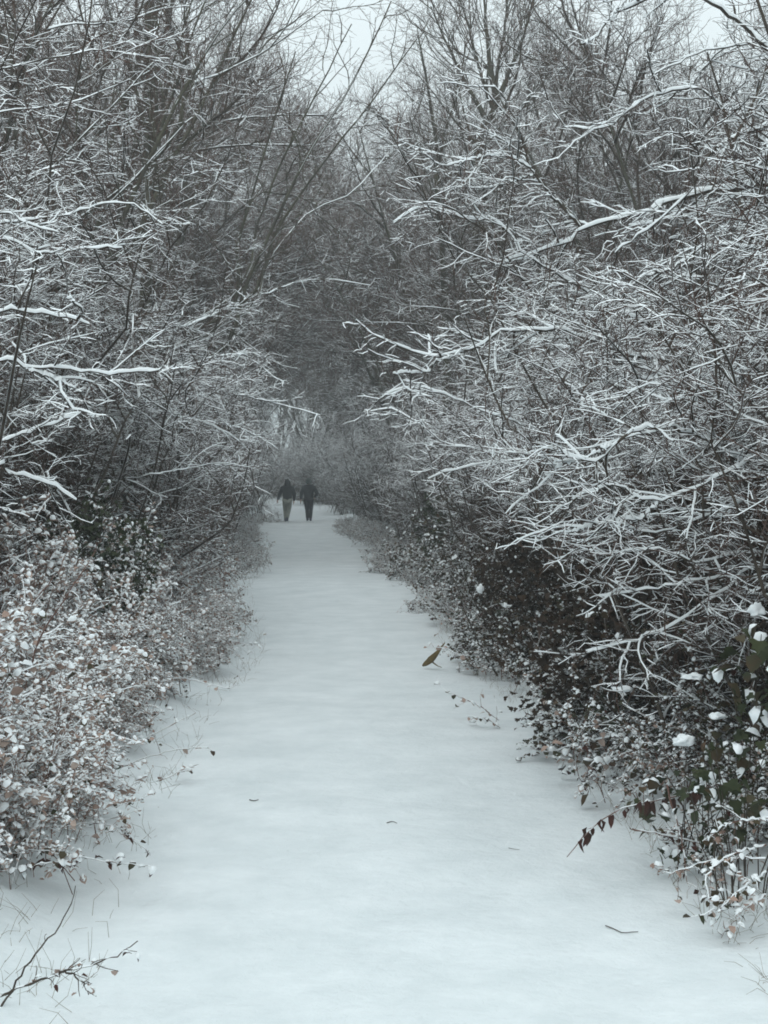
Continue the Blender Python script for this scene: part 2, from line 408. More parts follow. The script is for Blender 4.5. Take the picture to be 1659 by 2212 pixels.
def bramble_template(tag, seed, canes=34, h=1.0, leaves=26, size=0.05, snowy=0.75, mats=None, spread=0.8, bias=0.0, stalks=0, r=0.0035, dep=0.008, pitch=(-0.7, 0.25)):
    """a tangle of arching canes with leaves that carry little caps of snow"""
    global rng
    rng = np.random.default_rng(seed)
    mats = mats or [M_LEAF, M_SNOW, M_DRY, M_RED]
    az = rng.uniform(0, 2*math.pi, canes)
    tl = rng.uniform(0.1, 0.9, canes)
    D = np.stack([np.sin(tl)*np.cos(az)+bias, np.sin(tl)*np.sin(az), np.cos(tl)], -1)
    P0 = np.stack([rng.normal(0, spread*0.5, canes), rng.normal(0, spread*0.5, canes), np.full(canes, -0.05)], -1)
    A = grow(P0, D, h*rng.uniform(0.8, 1.8, canes), 10, 0.12, (bias*0.05, 0, -0.14))
    rr = np.hypot(A[..., 0], A[..., 1]); A[..., :2] *= np.minimum(1, (0.85+0.15*rng.random(rr.shape))*1.0/np.maximum(rr, 1e-6))[..., None]**0.85
    A[..., 2] = np.maximum(A[..., 2], 0.02+0.03*rng.random(A.shape[:2]))
    A[:, 0, 2] = -0.1
    RA = radii(r*1.4, r*0.7, canes, 10)
    p, d, l = sprout(A, 5, 0.2, 1, (30, 80), (0.15, 0.4), 0.6, 0.3)
    B = grow(p, d, l, 5, 0.2, (0, 0, -0.05)); RB = radii(r*0.7, r*0.45, len(B), 5)
    stems = [(*tubes(A, RA, 4), 0), (*tubes(B, RB, 3), 0)]
    snow = [(*snow_on(A, RA, dep, keep=0.8), 0), (*snow_on(B, RB, dep*0.8, keep=0.7), 0)]
    if stalks:
        P0 = np.stack([rng.normal(0, spread*0.33, stalks), rng.normal(0, spread*0.33, stalks), np.full(stalks, -0.1)], -1)
        S = grow(P0, np.stack([rng.normal(0.0, 0.22, stalks), rng.normal(0, 0.22, stalks), np.ones(stalks)], -1), h*rng.uniform(0.9, 1.5, stalks), 7, 0.05)
        RSk = radii(0.0035, 0.002, stalks, 7)
        stems.append((*tubes(S, RSk, 4), 0)); snow.append((*snow_on(S, RSk, dep*0.6, keep=0.6), 0))
        p, d, l = sprout(S, 9, 0.3, 1, (25, 60), (0.08, 0.25), 1, 0.3)
        Q = grow(p, d, l, 3, 0.15); RQ = radii(0.0018, 0.001, len(Q), 3)
        stems.append((*tubes(Q, RQ, 3), 0)); snow.append((*snow_on(Q, RQ, 0.009), 0))
    pa, _, _ = sprout(A, leaves//2, 0.15, 1, (30, 80), (0.1, 0.1))
    pb, _, _ = sprout(B, max(2, leaves//8), 0.2, 1, (30, 80), (0.1, 0.1))
    pos = np.concatenate([pa, pb])+rng.normal(0, 0.012, (len(pa)+len(pb), 3))
    N = len(pos); R = rots(N, pitch=pitch); sz = size*rng.uniform(0.6, 1.3, N)
    kind = rng.choice(3, N, p=[0.55, 0.35, 0.10])
    sz = sz*rng.choice([0.55, 0.8, 1.1], N)
    lv = []
    for k, mi in ((0, 0), (1, 1), (2, 2)):
        s = kind == k
        if s.any(): lv.append((*scatter(LEAF, pos[s], R[s], sz[s]), mi))
    s = rng.random(N) < snowy
    Rc = R[s].copy()
    caps = scatter(CAP, pos[s]+np.array([0, 0, 0.003]), Rc, sz[s]*rng.uniform(0.75, 1.05, s.sum()))
    snow.append((*caps, 0))
    return [('stems', mesh_of(tag+'_stems', stems, [M_CANE])), ('leaves', mesh_of(tag+'_leaves', lv, [mats[0], mats[2], mats[3]], False)), ('snow', mesh_of(tag+'_snow', snow, [M_SNOW]))]

def ivy_template(tag, seed, n=2600, size=0.07, rad=(0.8, 0.8, 1.3), cap=0.12):
    """climbing ivy or holly mass: stems and dark shining leaves round a column"""
    global rng
    rng = np.random.default_rng(seed)
    q = unit(rng.normal(0, 1, (n, 3)))*rng.uniform(0.45, 1, (n, 1))**0.5
    q *= 1+0.25*np.sin(q[:, :1]*5+seed)*np.cos(q[:, 2:]*6)
    pos = q*np.array(rad)
    pos[:, 2] += rad[2]
    R = rots(n, pitch=(-1.1, 0.0), roll=0.4)
    lv = [(*scatter(IVY, pos, R, size*rng.uniform(0.6, 1.2, n)), 0)]
    s = rng.random(n) < cap
    caps = scatter(CAP, pos[s]+np.array([0, 0, 0.006]), R[s], size*rng.uniform(0.6, 1, s.sum()))
    st = grow(np.stack([rng.normal(0, 0.2, 14), rng.normal(0, 0.2, 14), np.full(14, -0.1)], -1), np.stack([rng.normal(0, .35, 14), rng.normal(0, .35, 14), np.ones(14)], -1), np.full(14, rad[2]*2), 8, 0.1)
    RS = radii(0.012, 0.004, 14, 8)
    return [('stems', mesh_of(tag+'_stems', [(*tubes(st, RS, 4), 0)], [M_BARK])), ('leaves', mesh_of(tag+'_leaves', lv, [M_IVY], False)), ('snow', mesh_of(tag+'_snow', [(*caps, 0)], [M_SNOW]))]

def place(tpl, name, label, cat, loc, rotz, scale, group, tilt=0.0):
    o = thing(name, label, cat, loc, 0, scale, group, rot=(random.gauss(0, tilt), random.gauss(0, tilt), rotz))
    for nm, me in tpl:
        c = link(nm, me, o, None if nm == 'trunk' else 'stuff')
    return o

SH = [shrub_template('shrub%d' % i, 20+i, h=hh, lean=ln, keep=kp) for i, (hh, ln, kp) in enumerate([(3.6, 0.6, 0.85), (4.4, 0.4, 0.8), (3.0, 0.7, 0.9), (5.2, 0.5, 0.75)])]
TR = [tree_template('tree%d' % i, 40+i, **kw) for i, kw in enumerate([
    dict(h=11, n0=3, lean=0.25, up=0.06), dict(h=13, n0=2, lean=0.1, up=0.08, stemtilt=0.10), dict(h=9.5, n0=4, lean=0.3, up=0.02, spread=1.1, keep=0.6),
    dict(h=12, n0=3, lean=0.35, up=0.07, spread=0.95)])]
TA = [tree_template('arch%d' % i, 50+i, h=hh, n0=4, n1=12, n2=10, n3=8, n4=1, lean=0.5, up=0.0, spread=0.95, keep=0.3, zc=3.7, arch=ln, mt=M_BARK) for i, (hh, ln) in enumerate([(7.5, 3.4), (9.0, 2.8)])]
BR = [bramble_template('bramble%d' % i, 60+i, canes=36, h=hh*0.66, leaves=64, size=0.042, dep=0.005, r=0.0028) for i, hh in enumerate([0.9, 0.8])]
BD = [bramble_template('dark_bramble%d' % i, 80+i, canes=40, h=0.72, leaves=92, size=0.044, dep=0.004, r=0.0028, snowy=0.42, mats=[M_LEAF, M_SNOW, M_LEAF, M_RED]) for i in range(2)]
HB = [bramble_template('herb%d' % i, 70+i, canes=56, h=hh*0.66, leaves=104, size=0.038, snowy=0.88, dep=0.005, r=0.0022, mats=[M_DRY, M_SNOW, M_DRY, M_LEAF], stalks=30, spread=0.9) for i, hh in enumerate([0.95, 1.1])]
M_DARK = mat('shade_brown_leaf', (0.030, 0.020, 0.014), 0.9, (0.045, 0.030, 0.020), 7, spec=0.05)  # very dark brown: the shade of the hedge hollows put into leaf colour
IV = [ivy_template('ivy0', 90), ivy_template('ivy1', 91, rad=(0.7, 0.9, 0.9))]

ORD = ['first', 'second', 'third', 'fourth', 'fifth', 'sixth', 'seventh', 'eighth', 'ninth', 'tenth', 'eleventh', 'twelfth', 'thirteenth', 'fourteenth', 'fifteenth', 'sixteenth',
       'seventeenth', 'eighteenth', 'nineteenth', 'twentieth'] + ['twenty-'+w for w in ['first', 'second', 'third', 'fourth', 'fifth', 'sixth', 'seventh', 'eighth', 'ninth']] + ['thirtieth'] + \
      ['thirty-'+w for w in ['first', 'second', 'third', 'fourth', 'fifth', 'sixth', 'seventh', 'eighth', 'ninth']] + ['fortieth'] + ['forty-'+w for w in ['first', 'second', 'third', 'fourth', 'fifth', 'sixth', 'seventh', 'eighth', 'ninth']]

def row(tpls, name, text, cat, group, side, ys, offs, scl, rot0, rspread=0.7, tilt=0.05, zoff=0.0, far=0.0):
    for i, y in enumerate(ys):
        y = y+random.uniform(-0.35, 0.35)
        edge = float(path_l(y)) if side < 0 else float(path_r(y))
        x = edge+side*(offs[0]+random.uniform(0, offs[1]-offs[0]))
        s = random.uniform(*scl)+far*max(0, y-30)
        place(tpls[random.randrange(len(tpls))], name, text % ORD[min(i, len(ORD)-1)], cat, (x, y, float(gz(x, y))+zoff), rot0+random.uniform(-rspread, rspread), (s, s, s*random.uniform(0.9, 1.12)), group, tilt)

fr = lambda a, b, s: list(np.arange(a, b, s))
# hedge shrubs, front rows
row(SH, 'bank_shrub', 'bare snowy shrub standing behind the weedy left bank, %s from the front', 'shrub', 'shrubs behind the left bank', -1, fr(12.5, 19, 1.3), (2.4, 2.9), (1.0, 1.25), 0, 0.5)
row(SH, 'hedge_shrub', 'bare twiggy shrub under snow, %s back in the hedge left of the path', 'shrub', 'shrubs of the left hedge', -1, fr(18.5, 68, 1.6), (1.2, 1.8), (0.85, 1.15), 0, 0.5)
row(SH, 'hedge_shrub', 'bare twiggy shrub under snow, %s back in the hedge right of the path', 'shrub', 'shrubs of the right hedge', 1, fr(8.5, 68, 1.6), (1.1, 1.6), (0.85, 1.1), math.pi, 0.5)
row(SH, 'thicket_shrub', 'tall snowy shrub in the thicket behind the left hedge, %s from the front', 'shrub', 'thicket behind the left hedge', -1, fr(13, 70, 2.9), (3.6, 5.0), (1.2, 1.6), 0)
row(SH, 'thicket_shrub', 'tall snowy shrub in the thicket behind the right hedge, %s from the front', 'shrub', 'thicket behind the right hedge', 1, fr(9.5, 70, 2.9), (2.8, 4.2), (1.15, 1.5), math.pi)
# trees
row(TR, 'bare_tree', 'bare tree leaning over the path from the left, %s from the front', 'tree', 'trees leaning over from the left', -1, fr(22, 76, 3.2), (2.8, 4.2), (0.9, 1.15), 0, 0.6, 0.04)
row(TR, 'bare_tree', 'bare tree leaning over the path from the right, %s from the front', 'tree', 'trees leaning over from the right', 1, fr(27, 78, 3.2), (2.0, 3.4), (0.62, 0.74), math.pi, 0.6, 0.04, far=0.019)
row(TR, 'woodland_tree', 'tall bare woodland tree further back on the left, %s from the front', 'tree', 'woodland on the left', -1, fr(24, 90, 5.5), (6.0, 10.0), (0.95, 1.25), 0, 1.5, 0.04)
row(TR, 'woodland_tree', 'bare woodland tree further back on the right, %s from the front', 'tree', 'woodland on the right', 1, fr(16, 92, 3.6), (4.8, 9.5), (0.7, 0.9), math.pi, 1.5, 0.04, far=0.013)
# the bend of the path, closed by trees
k = 0
row(TA, 'arching_tree', 'bare tree arching its crown over the far path from the left, %s from the front', 'tree', 'trees arching over the far path from the left', -1, [38, 50, 68, 82], (1.4, 2.4), (0.85, 1.1), 0, 0.4, 0.05)
row(TA, 'arching_tree', 'bare tree arching its crown over the far path from the right, %s from the front', 'tree', 'trees arching over the far path from the right', 1, [44, 59, 76, 87], (1.4, 2.4), (0.8, 1.05), math.pi, 0.4, 0.05)
for y in fr(90, 125, 5.5):
    for x in fr(-16, 18, 3.6):
        xx = x+random.uniform(-1.8, 1.8); yy = y+random.uniform(-2, 2)
        if abs(xx-float(path_c(yy))) < 2.2: continue
        place(TR[random.randrange(4)], 'distant_tree', 'hazy bare tree beyond the bend where the path ends', 'tree', (xx, yy, float(gz(xx, yy))), random.uniform(0, 6.28), random.uniform(1.1, 1.5), 'hazy trees beyond the bend', 0.04)
for y in fr(70, 112, 3.0):
    for x in fr(-9, 9, 2.0):
        xx = x+random.uniform(-.8, .8); yy = y+random.uniform(-1, 1)
        if abs(xx-float(path_c(yy))) < 2.0: continue
        place(SH[random.randrange(len(SH))], 'distant_shrub', 'hazy snowy shrub at the far end of the path', 'shrub', (xx, yy, float(gz(xx, yy))), random.uniform(0, 6.28), random.uniform(0.7, 1.1)*(1.0 if yy < 92 else 1.5), 'hazy shrubs at the far end', 0.04)

row(SH, 'thicket_shrub', 'tall hazy shrub left of the walkers at the bend, %s from the front', 'shrub', 'tall hazy shrubs left of the walkers', -1, fr(60, 92, 2.2), (2.0, 3.6), (1.5, 2.0), 0)
for i, (x_, y_, s_) in enumerate([(7.0, 26, 0.92), (8.6, 30, 1.0), (8.4, 26.5, 1.0)]):
    place(TR[(0, 3, 1)[i]], 'bare_tree', ['bare tree filling the gap of sky at upper right, nearest of three', 'bare tree filling the gap of sky at upper right, furthest of three', 'bare tree at upper right, outermost of the three filling the sky there'][i], 'tree', (x_, y_, float(gz(x_, y_))), 2.2+i, s_, 'trees filling the sky at upper right', 0.03)
# the trees go on unseen beside and behind the viewer, added to shade near snow
row(TR, 'bare_tree', 'unseen bare tree added for shade beside the viewer on the left, %s', 'tree', 'unseen shading trees beside and behind the viewer on the left', -1, fr(-9, 8, 4.0), (2.6, 3.6), (0.8, 0.9), 0, 0.6, 0.04)
row(TR, 'bare_tree', 'unseen bare tree added for shade beside the viewer on the right, %s', 'tree', 'unseen shading trees beside and behind the viewer on the right', 1, fr(-9, 6, 4.0), (2.6, 3.6), (0.75, 0.85), math.pi, 0.6, 0.04)
# low growth along the verges
row(HB, 'withered_weeds', 'pinkish withered weeds loaded with snow, %s clump beside the left edge', 'weeds', 'withered weeds on the left bank', -1, fr(8.0, 22, 0.55), (0.8, 1.3), (0.7, 0.95), 0, 3, 0.08)
row(HB, 'withered_weeds', 'taller pinkish weeds under snow higher on the left bank, %s clump back', 'weeds', 'withered weeds higher on the left bank', -1, fr(7.6, 22, 0.55), (1.5, 2.2), (1.1, 1.45), 0, 3, 0.08)
row(HB, 'withered_weeds', 'snowy weeds along the top of the left bank, %s clump back', 'weeds', 'withered weeds along the bank top', -1, fr(9, 20, 0.8), (2.2, 3.0), (1.3, 1.7), 0, 3, 0.08)
row(BR, 'bramble', 'snow-dusted bramble at the left edge of the path, %s clump back', 'bramble', 'brambles on the left verge', -1, fr(15, 60, 1.3), (0.85, 1.3), (0.7, 1.05), 0, 3, 0.08)
row(BR, 'bramble', 'snow-dusted bramble at the right edge of the path, %s clump back', 'bramble', 'brambles on the right verge', 1, fr(8.6, 60, 1.25), (0.5, 0.9), (0.6, 0.9), 0, 3, 0.08)
row(BR, 'bramble', 'hazy low bramble closing in on the far path from the left, %s clump back', 'bramble', 'far brambles on the left', -1, fr(32, 64, 2.0), (0.25, 0.5), (0.6, 0.85), 0, 3, 0.08)
row(BR, 'bramble', 'hazy low bramble closing in on the far path from the right, %s clump back', 'bramble', 'far brambles on the right', 1, fr(24, 64, 2.0), (0.15, 0.45), (0.6, 0.85), 0, 3, 0.08)
row(BD, 'bramble', 'leafy dark bramble under the right hedge, %s clump back', 'bramble', 'brambles under the right hedge', 1, fr(7.4, 11, 0.45), (1.25, 1.7), (0.8, 1.05), 0, 3, 0.08)
row(BD, 'bramble', 'leafy dark bramble further along under the right hedge, %s clump back', 'bramble', 'brambles further along under the right hedge', 1, fr(11, 30, 0.8), (0.7, 1.3), (0.9, 1.25), 0, 3, 0.08)

# dark leaf masses added to stand in for shade in the hedge skirts
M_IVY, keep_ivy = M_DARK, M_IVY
ID = [ivy_template('shade_leaves0', 95, n=3400, size=0.05, rad=(0.55, 0.95, 0.75), cap=0.02), ivy_template('shade_leaves1', 96, n=3400, size=0.05, rad=(0.6, 0.9, 0.95), cap=0.02)]
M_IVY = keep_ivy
row(ID, 'shade_leaves', 'dark brown leaf mass added as shade under the right hedge, %s from the front', 'shade_leaves', 'leaf masses added as shade under the right hedge', 1, fr(9.2, 34, 1.4), (1.3, 1.6), (1.0, 1.35), 0, 0.2, 0.03)
row(ID, 'shade_leaves', 'dark brown leaf mass added as shade under the left hedge, %s from the front', 'shade_leaves', 'leaf masses added as shade under the left hedge', -1, fr(14, 40, 2.2), (1.9, 2.4), (0.9, 1.3), 0, 0.2, 0.03)
# ------------------------------------------------------------------ dark ivy and holly in the hedges
for (u, v, D, rz, sc, txt) in [
        (370, 745, 21, 1.0, (0.9, 0.9, 1.85), 'dark ivy mass high in the left hedge, showing as a green-black patch'),
        (300, 930, 19.5, 1.0, (0.7, 0.7, 1.2), 'dark evergreen mass low in the left hedge above the brambles'),
        (400, 1100, 14.5, 1.0, (0.7, 0.8, 0.75), 'ivy clump with snow on its broad leaves behind the left weeds'),
        (925, 990, 27, 1.0, (0.8, 1.3, 0.85), 'dark evergreen mass low in the right hedge near its far end'),
        (1290, 1230, 12.0, 1.0, (1.1, 1.3, 1.1), 'broad dark leaf mass added as shade in the darkest hollow under the right hedge'),
        (1060, 1150, 17, 1.0, (1.0, 1.3, 1.1), 'dark leaf mass added as shade low in the right hedge just beyond the dark hollow')]:
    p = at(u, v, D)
    dk = 'hollow' in txt  # hollow entries are dark leaf masses added to deepen its shade
    place((ID if dk else IV)[random.randrange(2)], 'shade_leaves' if dk else 'ivy', txt, 'shade_leaves' if dk else 'ivy', (p[0]+(-0.8 if u < 675 else 0.5), p[1], float(gz(p[0], p[1]))), random.uniform(0, 6), sc, None)

# ------------------------------------------------------------------ trees whose boughs can be told apart
def bough(tree, pts, r0=0.02, r1=0.005, dep=0.014, n1=9, n2=5, l1=(0.35, 0.9), l2=(0.12, 0.35), flat=0.5, up=0.0, wig=0.17, K=44, a1=(35, 80), n3=0, keep=1.0, m=M_BARK, name='bough'):
    """pts run from the root to the tip, in world metres"""
    K0 = K
    P = resample(pts, K0)[None]
    P[0, 1:-1] += rng.normal(0, 0.006, (K0-2, 3))
    R = radii(r0, r1, 1, K0)
    o = link(name, mesh_of('bough', [(*tubes(P, R, 6), 0)], [m]), tree)
    p, d, l = sprout(P, n1, 0.15, 1, a1, l1, flat, 0.35)
    A = grow(p, d, l, 7, wig, (0, 0, up)); RA = radii(r1*1.2, r1*0.55, len(A), 7)
    p, d, l = sprout(A, n2, 0.1, 1, (30, 75), l2, flat, 0.3)
    B = grow(p, d, l, 4, wig*1.2, (0, 0, up)); RB = radii(0.0032, 0.002, len(B), 4)
    tw = [(*tubes(A, RA, 4), 0), (*tubes(B, RB, 3), 1)]
    sn = [(*snow_on(P, R, dep*1.1, 6, lump=1.1, gap=0.06), 0), (*snow_on(A, RA, dep*0.6, 6, keep=keep), 0), (*snow_on(B, RB, dep*0.42, 3, keep=keep*0.85), 0)]
    if n3:
        p, d, l = sprout(B, n3, 0.1, 1, (30, 75), (0.06, 0.2), flat, 0.3)
        Q = grow(p, d, l, 3, 0.2, (0, 0, up)); RQ = radii(0.0024, 0.0016, len(Q), 3)
        tw.append((*tubes(Q, RQ, 3), 1)); sn.append((*snow_on(Q, RQ, dep*0.34, 3, keep=keep*0.7), 0))
    link('twigs', mesh_of('bough_twigs', tw, [m, M_TWIG]), o, 'stuff')
    link('snow', mesh_of('bough_snow', sn, [M_SNOW]), o, 'stuff')
    return P[0]

def hero(name, label, cat, base, top, r, boughs, m=M_BARK, group=None, lean=(0, 0), **kw):
    """boughs: lists of (u, v, distance) from tip to root, the root then run on into the trunk"""
    t = thing(name, label, cat, (0, 0, 0), group=group)
    b = np.array([base[0], base[1], float(gz(base[0], base[1]))-0.15]); e = np.array(top, float)
    mid = (b+e)/2+np.array([0.12, 0, 0])
    T = resample([b, mid, e], 16)[None]
    RT = radii(r, r*0.35, 1, 16)
    link('trunk', mesh_of('hero_trunk', [(*tubes(T, RT, 9), 0)], [m]), t)
    for bg in boughs:
        opt = dict(kw)
        if isinstance(bg, tuple): bg, o2 = bg; opt.update(o2)
        join = opt.pop('join', True)
        pts = [at(*q) for q in bg][::-1]
        if join:
            q = pts[0]
            # meets the trunk a little lower than where it leaves the picture
            d = np.linalg.norm(T[0]-(q+np.array([0, 0, -0.35*abs(q[0]-b[0])])), axis=1)
            pts = [T[0][int(np.argmin(d))]]+pts
        bough(t, pts, m=m, **opt)
    return t
rng = np.random.default_rng(501)
D = 9.3
hero('hawthorn', 'near hawthorn at the right frame edge, its snow-laden boughs arching in at head height', 'tree', (4.1, 10.0), (3.8, 9.8, 4.2), 0.07, [
    ([(1214, 975, D), (1274, 995, D), (1309, 980, D), (1334, 955, D), (1384, 925, D), (1424, 920, D+.1), (1494, 935, D+.2), (1554, 960, D+.3), (1599, 990, D+.3), (1680, 1010, D+.4)], dict(r0=0.022, r1=0.007, dep=0.017, n1=18)),
    ([(1174, 1035, D), (1224, 1002, D), (1275, 985, D), (1334, 957, D)], dict(r0=0.008, r1=0.004, dep=0.016, n1=6, join=False)),
    ([(1239, 1080, D), (1304, 1055, D), (1354, 1050, D), (1379, 1070, D), (1429, 1080, D), (1494, 1060, D), (1599, 1010, D), (1690, 990, D+.3)], dict(r0=0.016, r1=0.006, dep=0.014, n1=16)),
    ([(1239, 1150, D), (1329, 1125, D), (1389, 1120, D), (1429, 1085, D)], dict(r0=0.009, r1=0.005, dep=0.017, join=False, n1=8)),
    ([(1279, 1175, D), (1309, 1200, D), (1404, 1185, D), (1464, 1195, D), (1519, 1215, D), (1680, 1205, D+.3)], dict(r0=0.014, r1=0.005, dep=0.012, n1=14)),
    ([(1270, 1410, D), (1340, 1395, D), (1400, 1380, D), (1480, 1340, D), (1570, 1280, D), (1680, 1230, D+.2)], dict(r0=0.014, r1=0.005, dep=0.012, n1=14)),
    ([(1290, 1290, D), (1350, 1285, D), (1440, 1270, D), (1530, 1255, D), (1680, 1270, D+.2)], dict(r0=0.012, r1=0.005, dep=0.015, n1=12)),
    ([(1360, 850, D+.5), (1420, 830, D+.5), (1500, 850, D+.5), (1580, 880, D+.5), (1680, 900, D+.5)], dict(r0=0.014, r1=0.005, dep=0.016, n1=12)),
    ([(1310, 1110, D+.4), (1400, 1150, D+.4), (1500, 1130, D+.4), (1600, 1090, D+.4), (1690, 1060, D+.5)], dict(r0=0.012, r1=0.004, dep=0.015, n1=12)),
], n2=6, n3=3)
D = 13.5
hero('hawthorn', 'hawthorn on the right whose long crusted bough bends down at the tip', 'tree', (4.6, 14.5), (4.3, 14.2, 5.6), 0.09, [
    ([(850, 807, D), (925, 803, D), (940, 782, D), (985, 765, D)], dict(r0=0.010, r1=0.006, dep=0.022, join=False, n1=4)),
    ([(880, 755, D), (930, 768, D), (985, 763, D), (1040, 745, D), (1075, 717, D), (1140, 712, D), (1220, 712, D), (1300, 740, D), (1360, 765, D), (1450, 780, D+.2), (1600, 850, D+.5)], dict(r0=0.03, r1=0.010, dep=0.024, n1=24)),
    ([(830, 855, D+2), (890, 835, D+2), (970, 855, D+2), (1080, 900, D+2), (1250, 960, D+2)], dict(r0=0.018, r1=0.006, dep=0.02, n1=16)),
    ([(795, 890, D+4), (850, 885, D+4), (905, 915, D+4), (960, 958, D+4), (1000, 965, D+4), (1120, 1000, D+3.5)], dict(r0=0.016, r1=0.006, dep=0.018, n1=12)),
    ([(925, 1035, D+2), (1000, 1010, D+2), (1080, 1000, D+2), (1200, 1040, D+2)], dict(r0=0.014, r1=0.005, dep=0.016, n1=12)),
    ([(1215, 790, D), (1300, 780, D), (1380, 790, D), (1480, 830, D), (1600, 900, D+.3)], dict(r0=0.016, r1=0.006, dep=0.018, n1=14)),
    ([(1370, 600, D), (1455, 575, D), (1515, 535, D), (1570, 525, D), (1690, 550, D+.3)], dict(r0=0.02, r1=0.007, dep=0.018, n1=14)),
], n2=6, n3=3, l1=(0.4, 1.0))
D = 14.5
hero('hawthorn', 'taller hawthorn at right with a straight slanting bough and long level snowy limbs', 'tree', (5.0, 16.0), (4.9, 15.8, 8.0), 0.11, [
    ([(850, 485, D), (910, 447, D), (955, 460, D), (1030, 475, D), (1050, 466, D), (1110, 515, D), (1200, 590, D)], dict(r0=0.018, r1=0.006, dep=0.024, n1=14)),
    ([(1100, 560, D), (1225, 522, D), (1255, 497, D), (1320, 475, D), (1390, 460, D), (1440, 435, D), (1475, 425, D), (1525, 411, D), (1600, 402, D), (1690, 395, D)], dict(r0=0.045, r1=0.009, dep=0.032, n1=22)),
    ([(1055, 170, D), (1095, 225, D), (1130, 310, D), (1155, 375, D), (1255, 487, D)], dict(r0=0.022, r1=0.007, dep=0.014, n1=14, join=False)),
    ([(955, 362, D), (1070, 337, D), (1125, 350, D), (1155, 373, D)], dict(r0=0.012, r1=0.005, dep=0.024, n1=8, join=False)),
    ([(1030, 412, D), (1090, 398, D), (1152, 376, D)], dict(r0=0.012, r1=0.005, dep=0.022, n1=6, join=False)),
    ([(1220, 275, D), (1310, 275, D), (1360, 232, D), (1405, 207, D), (1480, 190, D), (1515, 190, D), (1570, 232, D), (1690, 340, D)], dict(r0=0.030, r1=0.007, dep=0.022, n1=18)),
    ([(1330, 545, D-.5), (1480, 425, D-.5), (1520, 352, D-.5), (1580, 297, D-.5), (1690, 265, D-.2)], dict(r0=0.03, r1=0.008, dep=0.026, n1=14)),
    ([(1255, 97, D), (1290, 80, D), (1320, 35, D), (1360, 15, D), (1470, -20, D), (1580, 30, D), (1625, 65, D), (1690, 125, D)], dict(r0=0.04, r1=0.009, dep=0.026, n1=16)),
    ([(1400, 165, D), (1465, 135, D), (1540, 105, D), (1690, 98, D)], dict(r0=0.02, r1=0.006, dep=0.02, n1=12)),
    ([(1130, 660, D), (1200, 640, D), (1290, 660, D), (1400, 640, D), (1520, 600, D)], dict(r0=0.018, r1=0.005, dep=0.018, n1=14)),
], n2=6, n3=3, l1=(0.4, 1.1))
D = 11.5
hero('hawthorn', 'snowy hawthorn on the left whose pale limbs reach in level from the frame edge', 'tree', (-4.0, 12.2), (-3.9, 12.0, 5.2), 0.08, [
    ([(200, 704, D), (130, 685, D), (65, 677, D), (-20, 690, D)], dict(r0=0.018, r1=0.008, dep=0.026, n1=8)),
    ([(345, 803, D), (280, 807, D), (210, 807, D), (150, 797, D), (60, 796, D), (-20, 790, D)], dict(r0=0.018, r1=0.006, dep=0.022, n1=12)),
    ([(182, 848, D), (125, 820, D), (65, 799, D)], dict(r0=0.010, r1=0.006, dep=0.024, n1=5, join=False)),
    ([(180, 893, D), (125, 915, D), (65, 936, D), (-20, 960, D)], dict(r0=0.016, r1=0.006, dep=0.020, n1=10)),
    ([(170, 1080, D), (115, 1045, D), (20, 1020, D), (-20, 1010, D)], dict(r0=0.012, r1=0.005, dep=0.02, n1=8)),
    ([(135, 508, D+1), (65, 490, D+1), (-20, 474, D+1)], dict(r0=0.018, r1=0.006, dep=0.014, n1=8)),
    ([(270, 540, D+1), (200, 542, D+1), (95, 555, D+1), (-20, 528, D+1)], dict(r0=0.018, r1=0.005, dep=0.015, n1=12)),
    ([(355, 490, D+2), (300, 450, D+2), (240, 445, D+2), (150, 470, D+2), (-20, 500, D+1.5)], dict(r0=0.020, r1=0.005, dep=0.012, n1=16)),
], n2=6, n3=3)
D = 19
hero('hawthorn', 'thorn on the left reaching thin snowy twigs towards the tunnel mouth', 'tree', (-3.4, 20.5), (-3.3, 20.3, 6.0), 0.08, [
    ([(692, 897, D+4), (650, 885, D+4), (575, 867, D+4), (500, 850, D+3), (400, 845, D+2)], dict(r0=0.018, r1=0.006, dep=0.018)),
    ([(617, 832, D+3), (585, 808, D+3), (553, 785, D+3), (480, 770, D+2)], dict(r0=0.016, r1=0.005, dep=0.016)),
    ([(530, 965, D), (480, 930, D), (410, 905, D), (340, 900, D)], dict(r0=0.016, r1=0.005, dep=0.016)),
    ([(600, 970, D+3), (560, 945, D+3), (500, 920, D+2), (420, 915, D+1)], dict(r0=0.016, r1=0.005, dep=0.014)),
    ([(420, 880, D), (360, 880, D), (290, 875, D), (200, 880, D)], dict(r0=0.014, r1=0.005, dep=0.016)),
    ([(372, 937, D-2), (345, 920, D-2), (318, 898, D-2), (240, 880, D-2)], dict(r0=0.012, r1=0.005, dep=0.016)),
    ([(800, 618, D+8), (720, 606, D+8), (650, 610, D+8), (590, 630, D+7), (525, 652, D+6), (420, 700, D+3)], dict(r0=0.03, r1=0.007, dep=0.014)),
    ([(545, 1010, D-1), (480, 1000, D-1), (420, 1010, D-1), (300, 1030, D-2)], dict(r0=0.014, r1=0.005, dep=0.014)),
], n1=12, n2=6, n3=2, l1=(0.35, 0.9))
UPK = dict(up=0.06, flat=0.8, dep=0.004, keep=0.35, l1=(0.7, 1.7), l2=(0.3, 0.8), a1=(20, 50), n1=14, n2=7, n3=3, r1=0.008, K=24)
D = 23
